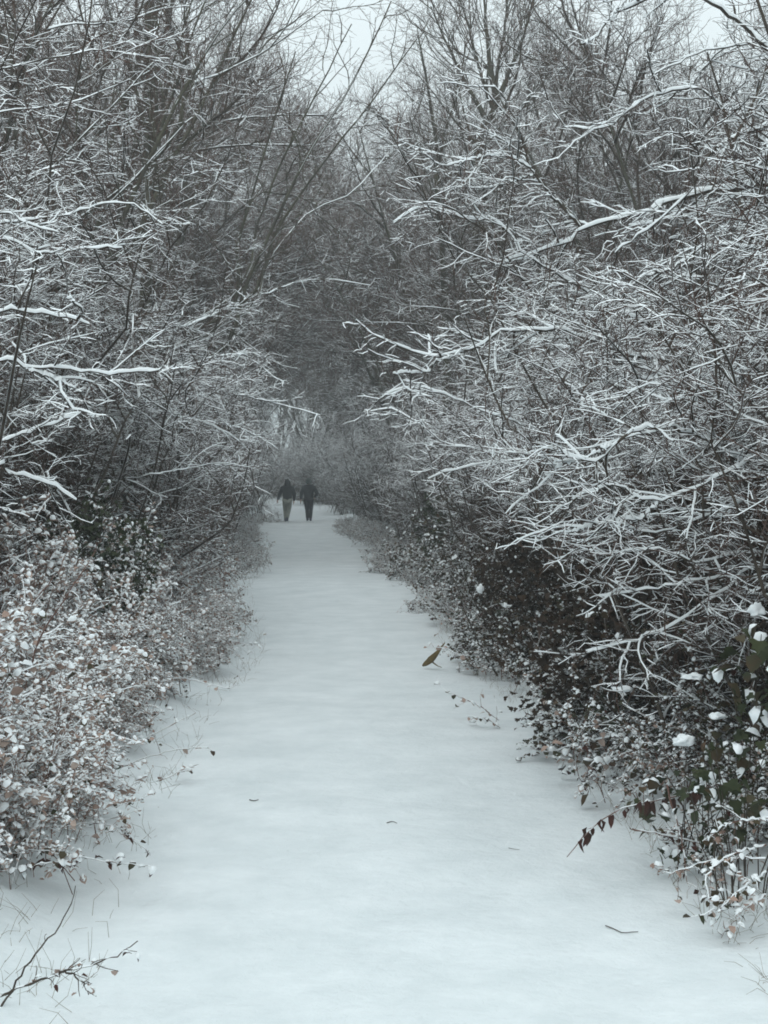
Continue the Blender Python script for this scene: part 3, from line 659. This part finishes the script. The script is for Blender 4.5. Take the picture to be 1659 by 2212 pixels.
hero('leaning_tree', 'dark leaning tree whose long stems slant right to the gap of sky', 'tree', (-6.2, 24.0), (-4.6, 23.6, 3.2), 0.08, [
    ([(845, 10, D), (760, 190, D), (690, 300, D), (640, 390, D), (540, 600, D), (440, 790, D)], dict(r0=0.045)),
    ([(900, 90, D+1), (800, 230, D+1), (720, 330, D+1), (600, 500, D+1), (500, 680, D+1)], dict(r0=0.036)),
    ([(760, 60, D+1), (680, 220, D+1), (620, 330, D+1), (560, 480, D+1), (480, 660, D)], dict(r0=0.036)),
    ([(840, 330, D+3), (760, 420, D+2), (670, 460, D+2), (580, 565, D+1), (500, 700, D)], dict(r0=0.022)),
    ([(640, 120, D), (600, 250, D), (560, 380, D), (520, 520, D), (460, 720, D)], dict(r0=0.045)),
], m=M_BARK2, **UPK)
D = 17
hero('leaning_tree', 'slim dark tree by the left hedge with bare stems fanning up to the top edge', 'tree', (-5.4, 18.4), (-4.6, 18.0, 3.6), 0.09, [
    ([(590, -60, D), (550, 0, D), (500, 50, D), (410, 190, D), (340, 330, D), (270, 480, D), (160, 700, D)], dict(r0=0.05)),
    ([(345, 140, D), (275, 212, D), (170, 322, D), (125, 370, D), (25, 475, D), (-40, 560, D)], dict(r0=0.035, dep=0.008, keep=0.8)),
    ([(400, 280, D), (300, 390, D), (235, 455, D), (140, 600, D)], dict(r0=0.03, dep=0.008, keep=0.8)),
    ([(150, -40, D), (135, 0, D), (90, 90, D), (45, 225, D), (0, 380, D)], dict(r0=0.05)),
    ([(470, -30, D+1), (420, 80, D+1), (390, 180, D+1), (330, 350, D+1), (260, 560, D)], dict(r0=0.05)),
    ([(700, 30, D+2), (590, 110, D+2), (480, 170, D+2), (410, 200, D+1), (330, 360, D+1)], dict(r0=0.04)),
], m=M_BARK2, **UPK)
D = 24
hero('dark_tree', 'upright dark trunk standing behind the left hedge near the top edge', 'tree', (-2.9, 25.0), (-2.5, 24.6, 10.2), 0.14, [
    ([(315, -60, D), (322, 60, D), (328, 160, D), (340, 400, D)], dict(r0=0.07)),
    ([(355, -40, D), (345, 60, D), (342, 150, D), (345, 330, D)], dict(r0=0.05)),
    ([(230, -30, D), (255, 70, D), (290, 170, D), (330, 330, D)], dict(r0=0.05)),
    ([(430, -30, D), (400, 80, D), (370, 180, D), (345, 330, D)], dict(r0=0.04)),
], m=M_BARK2, **UPK)
D = 34
FAN = dict(UPK, l1=(1.2, 2.6), l2=(0.5, 1.2), n1=16, a1=(15, 40), r1=0.012)
hero('forked_tree', 'bare forked tree in the gap, fine twigs fanning against the pale sky', 'tree', (3.5, 35.0), (3.6, 34.6, 8.6), 0.24, [
    ([(1040, -60, D), (1050, 60, D), (1058, 150, D), (1070, 230, D), (1040, 290, D), (1025, 400, D)], dict(r0=0.11, join=False)),
    ([(930, 20, D), (970, 110, D), (1010, 190, D), (1050, 260, D)], dict(r0=0.06, join=False)),
    ([(1160, -20, D), (1130, 80, D), (1095, 170, D), (1065, 240, D)], dict(r0=0.06, join=False)),
    ([(980, -40, D), (1010, 60, D), (1035, 150, D), (1062, 235, D)], dict(r0=0.05, join=False)),
    ([(1100, -50, D), (1090, 60, D), (1075, 150, D), (1066, 235, D)], dict(r0=0.05, join=False)),
    ([(870, 330, D), (940, 310, D), (1000, 300, D), (1035, 310, D)], dict(r0=0.05, join=False)),
    ([(1210, 120, D), (1160, 200, D), (1100, 260, D), (1040, 320, D)], dict(r0=0.05, join=False)),
], m=M_BARK2, **FAN)
D = 30
hero('dark_tree', 'dark straight trunk seen through the twigs left of the forked tree', 'tree', (2.6, 31.0), (2.5, 31, 7.5), 0.13, [
    ([(900, 60, D), (920, 180, D), (940, 300, D), (945, 430, D)], dict(r0=0.07)),
    ([(1000, 180, D), (970, 260, D), (950, 340, D), (945, 450, D)], dict(r0=0.05)),
], m=M_BARK2, **UPK)

# ------------------------------------------------------------------ near canes and leaves one can pick out
LEAF_BARE = {}
def leaf_mesh(kind, cap):
    k = (kind, cap)
    if k not in LEAF_BARE:
        sh, m = {'bramble': (LEAF, M_LEAF), 'dry': (LEAF, M_DRY), 'red': (leaf_shape(0.32, 0.3, 0.35), M_RED), 'ivy': (IVY, M_IVY)}[kind]
        parts = [(sh[0], sh[1], 0)]
        if cap: parts.append((CAP[0]+np.array([0, 0, 0.05]), CAP[1], 1))
        LEAF_BARE[k] = mesh_of('leaf_'+kind, parts, [m, M_SNOW], cap)
    return LEAF_BARE[k]
def add_leaves(parent, pos, kinds, size, cap=0.5, pitch=(-0.9, 0.2), name='leaf', hang=False):
    R = rots(len(pos), pitch=(-1.5, -1.1) if hang else pitch, roll=0.4)
    for p, r in zip(pos, R):
        o = link(name, leaf_mesh(random.choice(kinds), (not hang) and random.random() < cap), parent)
        s = size*random.uniform(0.65, 1.3)
        o.matrix_basis = Matrix.Translation(Vector(p)) @ Matrix(r.T.tolist()).to_4x4() @ Matrix.Scale(s, 4)

def cane_plant(name, label, cat, lines, r=0.004, nl=14, kinds=('bramble', 'dry'), size=0.05, cap=0.5, dep=0.006, nside=5, lside=(0.1, 0.3), m=M_CANE, hang=False, group=None, leaf_t=(0.1, 1.0)):
    t = thing(name, label, cat, (0, 0, 0), group=group)
    for pts in lines:
        P = resample([at(*q) for q in pts], 18)[None]
        if len(pts) > 0: P[0, 1:-1] += rng.normal(0, 0.004, (16, 3))
        R = radii(r*1.3, r*0.5, 1, 18)
        parts, sn = [(*tubes(P, R, 6), 0)], [(*snow_on(P, R, dep, 6, lump=1.2), 0)]
        pp = P
        if nside:
            p, d, l = sprout(P, nside, 0.2, 1, (30, 70), lside, 0.7, 0.3)
            B = grow(p, d, l, 6, 0.18, (0, 0, -0.03)); RB = radii(r*0.5, r*0.3, len(B), 6)
            parts.append((*tubes(B, RB, 4), 0)); sn.append((*snow_on(B, RB, dep*0.7, 3), 0))
        c = link('cane', mesh_of('cane', parts, [m]), t)
        link('snow', mesh_of('cane_snow', sn, [M_SNOW]), c, 'stuff')
        if nl:
            q, _, _ = sprout(P, nl//2, leaf_t[0], leaf_t[1], (30, 60), (0.1, 0.1))
            if nside:
                q2, _, _ = sprout(B, max(1, nl//2//nside), 0.4, 1, (30, 60), (0.1, 0.1)); q = np.concatenate([q, q2])
            add_leaves(t, q+rng.normal(0, 0.008, q.shape), kinds, size, cap, hang=hang)
    return t
rng = np.random.default_rng(77)
cane_plant('bare_sapling', 'single bare curved stem rising from the snow in the bottom left corner', 'stem', [[(-5, 2185, 6.35), (20, 2150, 6.4), (60, 2080, 6.4), (110, 2020, 6.4), (150, 1965, 6.4), (163, 1912, 6.4)]], nl=0, nside=1, lside=(0.03, 0.08), r=0.0038, dep=0.001, m=M_BARK)
cane_plant('bare_sapling', 'forked bare stem lying low towards the path in the bottom left corner', 'stem', [[(0, 2150, 6.3), (60, 2125, 6.3), (120, 2105, 6.3), (190, 2085, 6.3), (250, 2065, 6.3), (296, 2034, 6.35)], [(110, 2108, 6.3), (145, 2100, 6.3), (175, 2120, 6.3), (190, 2150, 6.3)]], nl=4, nside=7, lside=(0.05, 0.14), r=0.0045, dep=0.0015, m=M_BARK, kinds=('red', 'dry'), size=0.03, leaf_t=(0, 0.5))
cane_plant('bramble_cane', 'drooping cane with withered hanging leaves, alone over the snow at lower right', 'bramble', [[(1560, 1700, 8.6), (1500, 1722, 8.4), (1420, 1740, 8.3), (1340, 1762, 8.2), (1290, 1795, 8.2), (1255, 1830, 8.2), (1230, 1862, 8.2)]], kinds=('red',), size=0.06, nl=30, hang=True, nside=5, lside=(0.05, 0.14), r=0.0042, dep=0.002, leaf_t=(0.15, 0.8))
cane_plant('bramble_cane', 'straight cane slanting down into the snow beneath the hedge at lower right', 'bramble', [[(1450, 1705, 8.3), (1475, 1790, 8.2), (1500, 1930, 8.0)], [(1370, 1800, 8.1), (1440, 1815, 8.2), (1530, 1835, 8.3), (1600, 1850, 8.4)]], kinds=('bramble', 'red'), size=0.045, nl=8, nside=3, cap=0.3)
cane_plant('bramble_cane', 'short leafy spray touching the snow at the right edge of the frame', 'bramble', [[(1670, 1840, 7.5), (1600, 1860, 7.4), (1540, 1905, 7.3), (1545, 1960, 7.2)], [(1670, 1900, 7.4), (1620, 1935, 7.2), (1570, 1980, 7.1)], [(1670, 1870, 7.4), (1560, 1870, 7.5), (1480, 1895, 7.6), (1440, 1900, 7.7)], [(1680, 1780, 7.5), (1600, 1790, 7.5), (1530, 1830, 7.6)], [(1670, 1950, 7.3), (1640, 1970, 7.2), (1610, 1990, 7.1)]], size=0.042, nl=30, nside=5, cap=0.5)
cane_plant('bramble_cane', 'thin red cane reaching over the snow from the weeds at lower left', 'bramble', [[(-10, 1790, 8.6), (90, 1785, 8.6), (180, 1778, 8.6), (250, 1765, 8.6), (300, 1748, 8.6)], [(200, 1775, 8.6), (260, 1790, 8.5), (315, 1840, 8.5)]], nl=10, kinds=('bramble', 'red'), size=0.035, nside=4, r=0.003, lside=(0.06, 0.15), cap=0.4)
cane_plant('bramble_cane', 'low spray of dark little leaves resting on the snow at lower left', 'bramble', [[(-10, 1850, 8.1), (80, 1835, 8.1), (170, 1850, 8.1), (240, 1860, 8.1), (320, 1870, 8.1)], [(-10, 1880, 7.9), (60, 1870, 7.9), (130, 1860, 7.9), (175, 1875, 7.9)]], nl=26, kinds=('bramble', 'red'), size=0.05, nside=5, r=0.003, lside=(0.05, 0.12), cap=0.45)
cane_plant('bramble_cane', 'long thin cane pointing out over the path from the middle of the left bank', 'bramble', [[(200, 1690, 11.2), (243, 1663, 11.2), (349, 1626, 11.2), (400, 1617, 11.2), (448, 1613, 11.2)], [(240, 1700, 11.1), (330, 1690, 11.0), (430, 1650, 11.0)]], nl=12, kinds=('bramble', 'dry'), size=0.045, nside=3, r=0.004, cap=0.4)
cane_plant('bramble_cane', 'forked cane with a bent tip in front of the left bank', 'bramble', [[(240, 1620, 11.8), (323, 1590, 11.8), (380, 1560, 11.8), (423, 1538, 11.8), (405, 1525, 11.8)], [(255, 1585, 11.8), (276, 1560, 11.8), (310, 1522, 11.8), (342, 1488, 11.8)]], nl=8, nside=2, r=0.004, size=0.04)
cane_plant('bramble_cane', 'cane tipped with dark leaves over the snow halfway up the left edge', 'bramble', [[(300, 1470, 14.5), (350, 1465, 14.5), (404, 1465, 14.5), (482, 1485, 14.5), (510, 1480, 14.5)], [(460, 1375, 17), (520, 1390, 17), (570, 1393, 17)]], nl=10, nside=4, r=0.004, size=0.055)
cane_plant('tall_stem', 'tall reddish stem slanting up through the snowy weeds at far left', 'stem', [[(70, 1440, 9.6), (92, 1373, 9.6), (150, 1280, 9.6), (206, 1196, 9.6), (214, 1170, 9.6)]], nl=0, nside=2, r=0.005, dep=0.004)
cane_plant('tall_stem', 'second slanting reddish stem beside the frame edge in the left weeds', 'stem', [[(-12, 1450, 9.2), (7, 1417, 9.2), (70, 1310, 9.2), (136, 1225, 9.2)]], nl=0, nside=2, r=0.005, dep=0.004)
cane_plant('bramble_cane', 'leafy cane reaching onto the path snow from the right verge', 'bramble', [[(1080, 1560, 13.6), (1040, 1530, 13.6), (1000, 1510, 13.6), (965, 1497, 13.6)], [(1100, 1590, 13.2), (1060, 1560, 13.2), (1010, 1550, 13.2)]], nl=14, nside=4, size=0.05, r=0.004)
cane_plant('bramble_cane', 'leafy cane sticking out low from the right verge beside the ochre stub', 'bramble', [[(1040, 1450, 16.5), (1000, 1420, 16.5), (950, 1400, 16.5), (915, 1400, 16.5)]], nl=12, nside=4, size=0.055, r=0.004)
cane_plant('bramble_cane', 'leafy spray with snowy leaves under the hedge, reaching over bare snow', 'bramble', [[(1330, 1600, 10.8), (1260, 1610, 10.8), (1200, 1630, 10.8), (1180, 1630, 10.8)], [(1400, 1620, 10.2), (1340, 1640, 10.2), (1290, 1650, 10.0), (1270, 1690, 10.0)]], nl=18, nside=4, size=0.07, r=0.004, cap=0.6)

def ivy_plant(label, pos, rad, n, size):
    t = thing('ivy', label, 'ivy', pos)
    rng2 = rng
    q = unit(rng2.normal(0, 1, (n, 3)))*rng2.uniform(0.6, 1, (n, 1))*np.array(rad)
    q[:, 2] += rad[2]
    st = grow(np.stack([rng2.normal(0, 0.06, 8), rng2.normal(0, 0.06, 8), np.full(8, -pos[2]-0.05)], -1), np.stack([rng2.normal(0, .12, 8), rng2.normal(0, .12, 8), np.ones(8)], -1), np.full(8, rad[2]*2+pos[2]), 10, 0.08)
    link('stems', mesh_of('ivy_stems', [(*tubes(st, radii(0.004, 0.002, 8, 10), 4), 0)], [M_BARK]), t)
    add_leaves(t, q, ('ivy', 'ivy', 'bramble'), size, 0.22, pitch=(-1.2, -0.1))
ivy_plant('dark glossy ivy leaves at the right frame edge, half way up the hedge', (2.28, 7.9, 0.85), (0.22, 0.3, 0.28), 70, 0.085)
ivy_plant('ivy with broad dark leaves and snow caps low in the hedge at the right edge', (2.12, 7.8, 0.35), (0.25, 0.3, 0.28), 80, 0.075)
ivy_plant('glossy ivy low behind the leafy spray at lower right', (2.05, 8.4, 0.05), (0.35, 0.3, 0.3), 80, 0.07)

# lumps of snow caught on the brambles
def snow_lump(label, u, v, D, sx, sz):
    bm = bmesh.new(); bmesh.ops.create_icosphere(bm, subdivisions=3, radius=0.8)
    for w in bm.verts:
        k = 1+0.7*mnoise.noise(w.co*1.6+Vector((u, v, 0)))+0.35*mnoise.noise(w.co*4+Vector((v, 0, 0)))
        w.co = Vector((w.co.x*sx*k, w.co.y*sx*k, w.co.z*sz*k*(0.6 if w.co.z < 0 else 1)))
    me = bpy.data.meshes.new('snow_lump'); bm.to_mesh(me); bm.free(); me.materials.append(M_SNOW)
    for p in me.polygons: p.use_smooth = True
    o = link('snow_lump', me, label=label); o['category'] = 'snow lump'; o.location = at(u, v, D)
for (u, v, D, a, b, t) in [(1485, 1610, 8.2, 0.06, 0.045, 'rounded lump of snow resting on dark brambles at lower right'),
                           (1350, 1495, 9.3, 0.07, 0.022, 'long ridge of snow caught on twigs beneath the hollow in the right hedge'),
                           (1505, 1468, 8.8, 0.07, 0.025, 'flat cushion of snow on twigs at the right, between hollow and ivy'),
                           (1645, 1325, 8.3, 0.05, 0.05, 'lump of snow at the right frame edge above the ivy leaves'),
                           (1560, 1555, 8.3, 0.05, 0.025, 'small cushion of snow to the left of the lowest ivy leaves'),
                           (1038, 1275, 15, 0.04, 0.06, 'small white lump of snow low on the far part of the right hedge')]:
    snow_lump(t, u, v, D, a, b)

# twigs fallen on the snow of the path
def fallen(label, px, r=0.003):
    pts = []
    for u, v in px:
        D = EYE*F0/(v-V0); x = (u-U0)/F0*D; pts.append((x, D, float(gz(x, D))+0.006))
    P = resample(pts, 8)[None]
    o = link('fallen_twig', mesh_of('fallen_twig', [(*tubes(P, radii(r, r*0.6, 1, 8), 5), 0)], [M_BARK]), label=label)
    o['category'] = 'twig'; o['group'] = 'twigs fallen on the path'
fallen('short fallen twig on the left half of the path', [(538, 1732), (548, 1734), (557, 1732)], 0.004)
fallen('tiny fallen twig in the middle of the path', [(836, 1786), (848, 1783), (858, 1788)], 0.003)
fallen('thin straight fallen twig right of the middle of the path', [(1102, 1842), (1115, 1846), (1126, 1848)], 0.002)
fallen('bent fallen twig at the lower right of the path', [(1316, 2019), (1335, 2027), (1355, 2035), (1368, 2033), (1388, 2032)], 0.003)

# split ochre stub
t = thing('broken_stub', 'ochre broken branch stub lying at the right edge of the path', 'branch', (0, 0, 0))
P = resample([at(962, 1390, 17.5), at(945, 1412, 17.5), at(930, 1428, 17.6), at(914, 1440, 17.7)], 9)[None]
R = np.array([[0.006, 0.012, 0.018, 0.028, 0.036, 0.040, 0.034, 0.028, 0.012]])
link('stub', mesh_of('stub', [(*tubes(P, R, 7), 0)], [M_OCHRE]), t)
P = resample([at(930, 1428, 17.6), at(945, 1440, 17.5), at(955, 1444, 17.5)], 5)[None]
link('splinter', mesh_of('splinter', [(*tubes(P, radii(0.012, 0.004, 1, 5), 5), 0)], [M_OCHRE]), t)

# small snowed-up bramble beside the walkers
p = at(588, 1120, 66)
place(BR[1], 'bramble', 'small snowed-up bramble just left of the two walkers', 'bramble', (p[0]-0.3, 66.5, float(gz(p[0], 66.5))), 1.0, 0.9, None)

# dead grass poking through the snow of the verges
rng = np.random.default_rng(321)
Ng = 9000
yg = 5.6+rng.random(Ng)**1.6*34
sd = rng.random(Ng) < 0.5
off = np.abs(rng.normal(0.45, 0.45, Ng))-0.12
xg = np.where(sd, path_l(yg)-off, path_r(yg)+off*0.8)
cl = lump2(xg, yg, 5.3, 11)+0.25*rng.normal(0, 1, Ng) > 0.05
xg, yg = xg[cl], yg[cl]; Ng = len(xg)
Pg = grow(np.stack([xg, yg, gz(xg, yg)-0.01], -1), np.stack([rng.normal(0, .6, Ng), rng.normal(0, .6, Ng), np.ones(Ng)], -1), rng.uniform(0.04, 0.22, Ng), 3, 0.3, (0, 0, -0.12))
Rg = radii(0.0014, 0.0006, Ng, 3)
M_GRASS = mat('dead_grass', (0.22, 0.17, 0.11), 0.8, (0.12, 0.10, 0.06), 5)
link('dead_grass', mesh_of('dead_grass', [(*tubes(Pg, Rg, 3), 0), ], [M_GRASS]), kind='stuff')

# ------------------------------------------------------------------ the two walkers
def skin(name, verts, edges, mat_, parent, sub=1, root=0):
    bm = bmesh.new(); lay = bm.verts.layers.skin.verify()
    vs = []
    for (x, y, z, *r) in verts:
        w = bm.verts.new((x, y, z)); w[lay].radius = (r[0], r[-1]); vs.append(w)
    for a, b in edges: bm.edges.new((vs[a], vs[b]))
    vs[root][lay].use_root = True
    me = bpy.data.meshes.new(name); bm.to_mesh(me); bm.free(); me.materials.append(mat_)
    o = link(name, me, parent)
    o.modifiers.new('skin', 'SKIN').use_smooth_shade = True
    m = o.modifiers.new('subsurf', 'SUBSURF'); m.levels = sub; m.render_levels = sub
    return o
M_SKIN = mat('skin', (0.42, 0.25, 0.18), 0.6)
M_JKT = mat('black_jacket', (0.012, 0.014, 0.017), 0.7, (0.018, 0.02, 0.024), 20, 0.3, 60)
M_JKT2 = mat('dark_jacket', (0.014, 0.015, 0.019), 0.75, (0.02, 0.022, 0.026), 20, 0.3, 60)
M_TR1 = mat('khaki_trousers', (0.25, 0.26, 0.22), 0.85, (0.19, 0.20, 0.17), 15)
M_TR2 = mat('black_trousers', (0.014, 0.014, 0.018), 0.85)
M_BOOT = mat('dark_boots', (0.03, 0.03, 0.055), 0.6)
M_HAT = mat('grey_wool_hat', (0.07, 0.09, 0.085), 0.95, (0.05, 0.06, 0.06), 60)

def walker(label, u, D, armL, armR, footL, footR, jac, tr, hood, hatmat, hem, rz=0.0, s=1.0):
    """faces +Y. armX: (elbow, wrist) points; footX: (knee, ankle, toe) points"""
    p = at(u, 1000, D)
    t = thing('person', label, 'person', (p[0], D, float(gz(p[0], D))), rz, (1.12*s, 1.12*s, 1.02*s))
    hipL, hipR = (-0.095, 0, 0.90), (0.095, 0, 0.90)
    shL, shR = (-0.185, -0.01, 1.42), (0.185, -0.01, 1.42)
    V = [(0, 0, 0.96, 0.13, 0.10), (0, 0.0, 1.10, 0.12, 0.09), (0, 0, 1.28, 0.14, 0.10), (0, -0.01, 1.42, 0.11, 0.08), (0, 0.01, 1.51, 0.05, 0.05), (0, 0.02, 1.58, 0.065, 0.075), (0, 0.02, 1.66, 0.075, 0.09), (0, 0.01, 1.73, 0.055, 0.07)]
    E = [(i, i+1) for i in range(7)]
    def add(pt, r, frm):
        V.append((*pt, r)); E.append((frm, len(V)-1)); return len(V)-1
    nose = add((0, 0.125, 1.625), 0.013, 5)
    for sx in (-1, 1): add((sx*0.085, 0.01, 1.63), 0.014, 5)
    legs, arms = [], []
    for hip, (kn, an, toe) in ((hipL, footL), (hipR, footR)):
        a = add(hip, 0.085, 0); b = add(kn, 0.055, a); c = add(an, 0.036, b); add(toe, 0.03, c)
    for sh, (el, wr), sx in ((shL, armL, -1), (shR, armR, 1)):
        a = add(sh, 0.055, 3); b = add(el, 0.038, a); c = add(wr, 0.026, b)
        w = Vector(wr); d = (w-Vector(el)).normalized()
        palm = w+d*0.05; h = add(tuple(palm), 0.026, c)
        side = Vector((0, 1, 0)) if abs(d.y) < 0.7 else Vector((0, 0, 1))
        side = (side-d*side.dot(d)).normalized(); inn = Vector((-sx, 0, 0))
        for k in range(4):
            f0 = w+d*0.085+side*(0.026-0.018*k); ln = (0.030, 0.036, 0.034, 0.026)[k]
            i0 = add(tuple(f0), 0.0095, h); i1 = add(tuple(f0+d*ln+inn*0.01), 0.0085, i0); add(tuple(f0+d*ln*1.8+inn*0.03), 0.0075, i1)
        i0 = add(tuple(w+d*0.03+side*0.035), 0.010, c); add(tuple(w+d*0.07+side*0.052+inn*0.01), 0.009, i0)
    skin('body', V, E, M_SKIN, t)
    # jacket: torso, sleeves to the wrist, hem
    V = [(0, 0, 1.28, 0.20, 0.15), (0, 0, 1.10, 0.185, 0.145), (0, 0, hem+0.04, 0.19, 0.15), (0, 0, hem, 0.185, 0.145), (0, -0.01, 1.42, 0.155, 0.12), (0, 0.0, 1.56, 0.10, 0.10)]
    E = [(0, 1), (1, 2), (2, 3), (0, 4), (4, 5)]
    for sh, (el, wr) in ((shL, armL), (shR, armR)):
        i = len(V); V += [(*sh, 0.10), (*el, 0.078), tuple(Vector(el).lerp(Vector(wr), 0.55))+(0.058,), tuple(Vector(el).lerp(Vector(wr), 0.97))+(0.045,)]
        E += [(4, i), (i, i+1), (i+1, i+2), (i+2, i+3)]
    skin('jacket', V, E, jac, t)
    V = [(0, 0, 0.95, 0.165, 0.13)]; E = []
    for hip, (kn, an, toe) in ((hipL, footL), (hipR, footR)):
        i = len(V); V += [(*hip, 0.105), tuple(Vector(hip).lerp(Vector(kn), 0.5))+(0.098,), (*kn, 0.078), tuple(Vector(kn).lerp(Vector(an), 0.55))+(0.070,), tuple(Vector(kn).lerp(Vector(an), 0.97))+(0.062,)]
        E += [(0, i), (i, i+1), (i+1, i+2), (i+2, i+3), (i+3, i+4)]
    skin('trousers', V, E, tr, t)
    for (kn, an, toe) in (footL, footR):
        a = Vector(an); q = Vector(toe)
        skin('boot', [(*(a+Vector((0, 0, 0.10))), 0.052), (*a, 0.055), (*(a+Vector((0, -0.045, -0.045))), 0.045), (*q, 0.045, 0.035)], [(0, 1), (1, 2), (1, 3)], M_BOOT, t)
    if hood:
        skin('hood', [(0, -0.03, 1.46, 0.14, 0.11), (0, -0.02, 1.56, 0.125, 0.12), (0, -0.01, 1.67, 0.125, 0.13), (0, -0.02, 1.76, 0.08, 0.09), (0, -0.04, 1.80, 0.03, 0.04)], [(0, 1), (1, 2), (2, 3), (3, 4)], hatmat, t)
    else:
        skin('hat', [(0, -0.03, 1.55, 0.10, 0.10), (0, -0.02, 1.62, 0.12, 0.125), (0, -0.01, 1.69, 0.125, 0.13), (0, 0, 1.76, 0.095, 0.10), (0, 0, 1.81, 0.045, 0.05)], [(0, 1), (1, 2), (2, 3), (3, 4)], hatmat, t)
    return t
walker('walker on the left seen from behind in a dark hooded jacket and pale trousers', 621, 66,
       ((-0.29, 0.0, 1.17), (-0.36, 0.06, 0.93)), ((0.26, -0.02, 1.14), (0.24, 0.06, 0.88)),
       ((-0.09, 0.10, 0.50), (-0.07, 0.03, 0.12), (-0.07, 0.17, 0.06)), ((0.05, 0.02, 0.50), (-0.01, -0.10, 0.15), (-0.01, 0.03, 0.07)), M_JKT, M_TR1, True, M_JKT, 0.86, 0.02)
walker('walker on the right seen from behind, all in black with a grey hat', 667, 66,
       ((-0.27, 0.0, 1.17), (-0.30, 0.05, 0.92)), ((0.33, -0.03, 1.17), (0.21, 0.12, 1.00)),
       ((-0.07, 0.09, 0.50), (-0.05, 0.04, 0.12), (-0.06, 0.18, 0.06)), ((0.08, 0.02, 0.50), (0.06, -0.05, 0.13), (0.07, 0.08, 0.06)), M_JKT2, M_TR2, False, M_HAT, 0.84, -0.03, 1.0)

# ------------------------------------------------------------------ haze over the far end
hz = bpy.data.materials.new('haze'); hz.use_nodes = True
n = hz.node_tree; n.nodes.clear()
o_ = n.nodes.new('ShaderNodeOutputMaterial'); v_ = n.nodes.new('ShaderNodeVolumePrincipled')
v_.inputs['Color'].default_value = (0.93, 0.985, 1, 1); v_.inputs['Density'].default_value = 0.0021
v_.inputs['Anisotropy'].default_value = 0.2
n.links.new(v_.outputs[0], o_.inputs['Volume'])
bm = bmesh.new(); bmesh.ops.create_cube(bm, size=1)
bmesh.ops.scale(bm, vec=(1300, 1000, 29), verts=bm.verts); bmesh.ops.translate(bm, vec=(0, 420, 13.0), verts=bm.verts)
me = bpy.data.meshes.new('haze'); bm.to_mesh(me); bm.free(); me.materials.append(hz)
link('haze', me, kind='stuff')
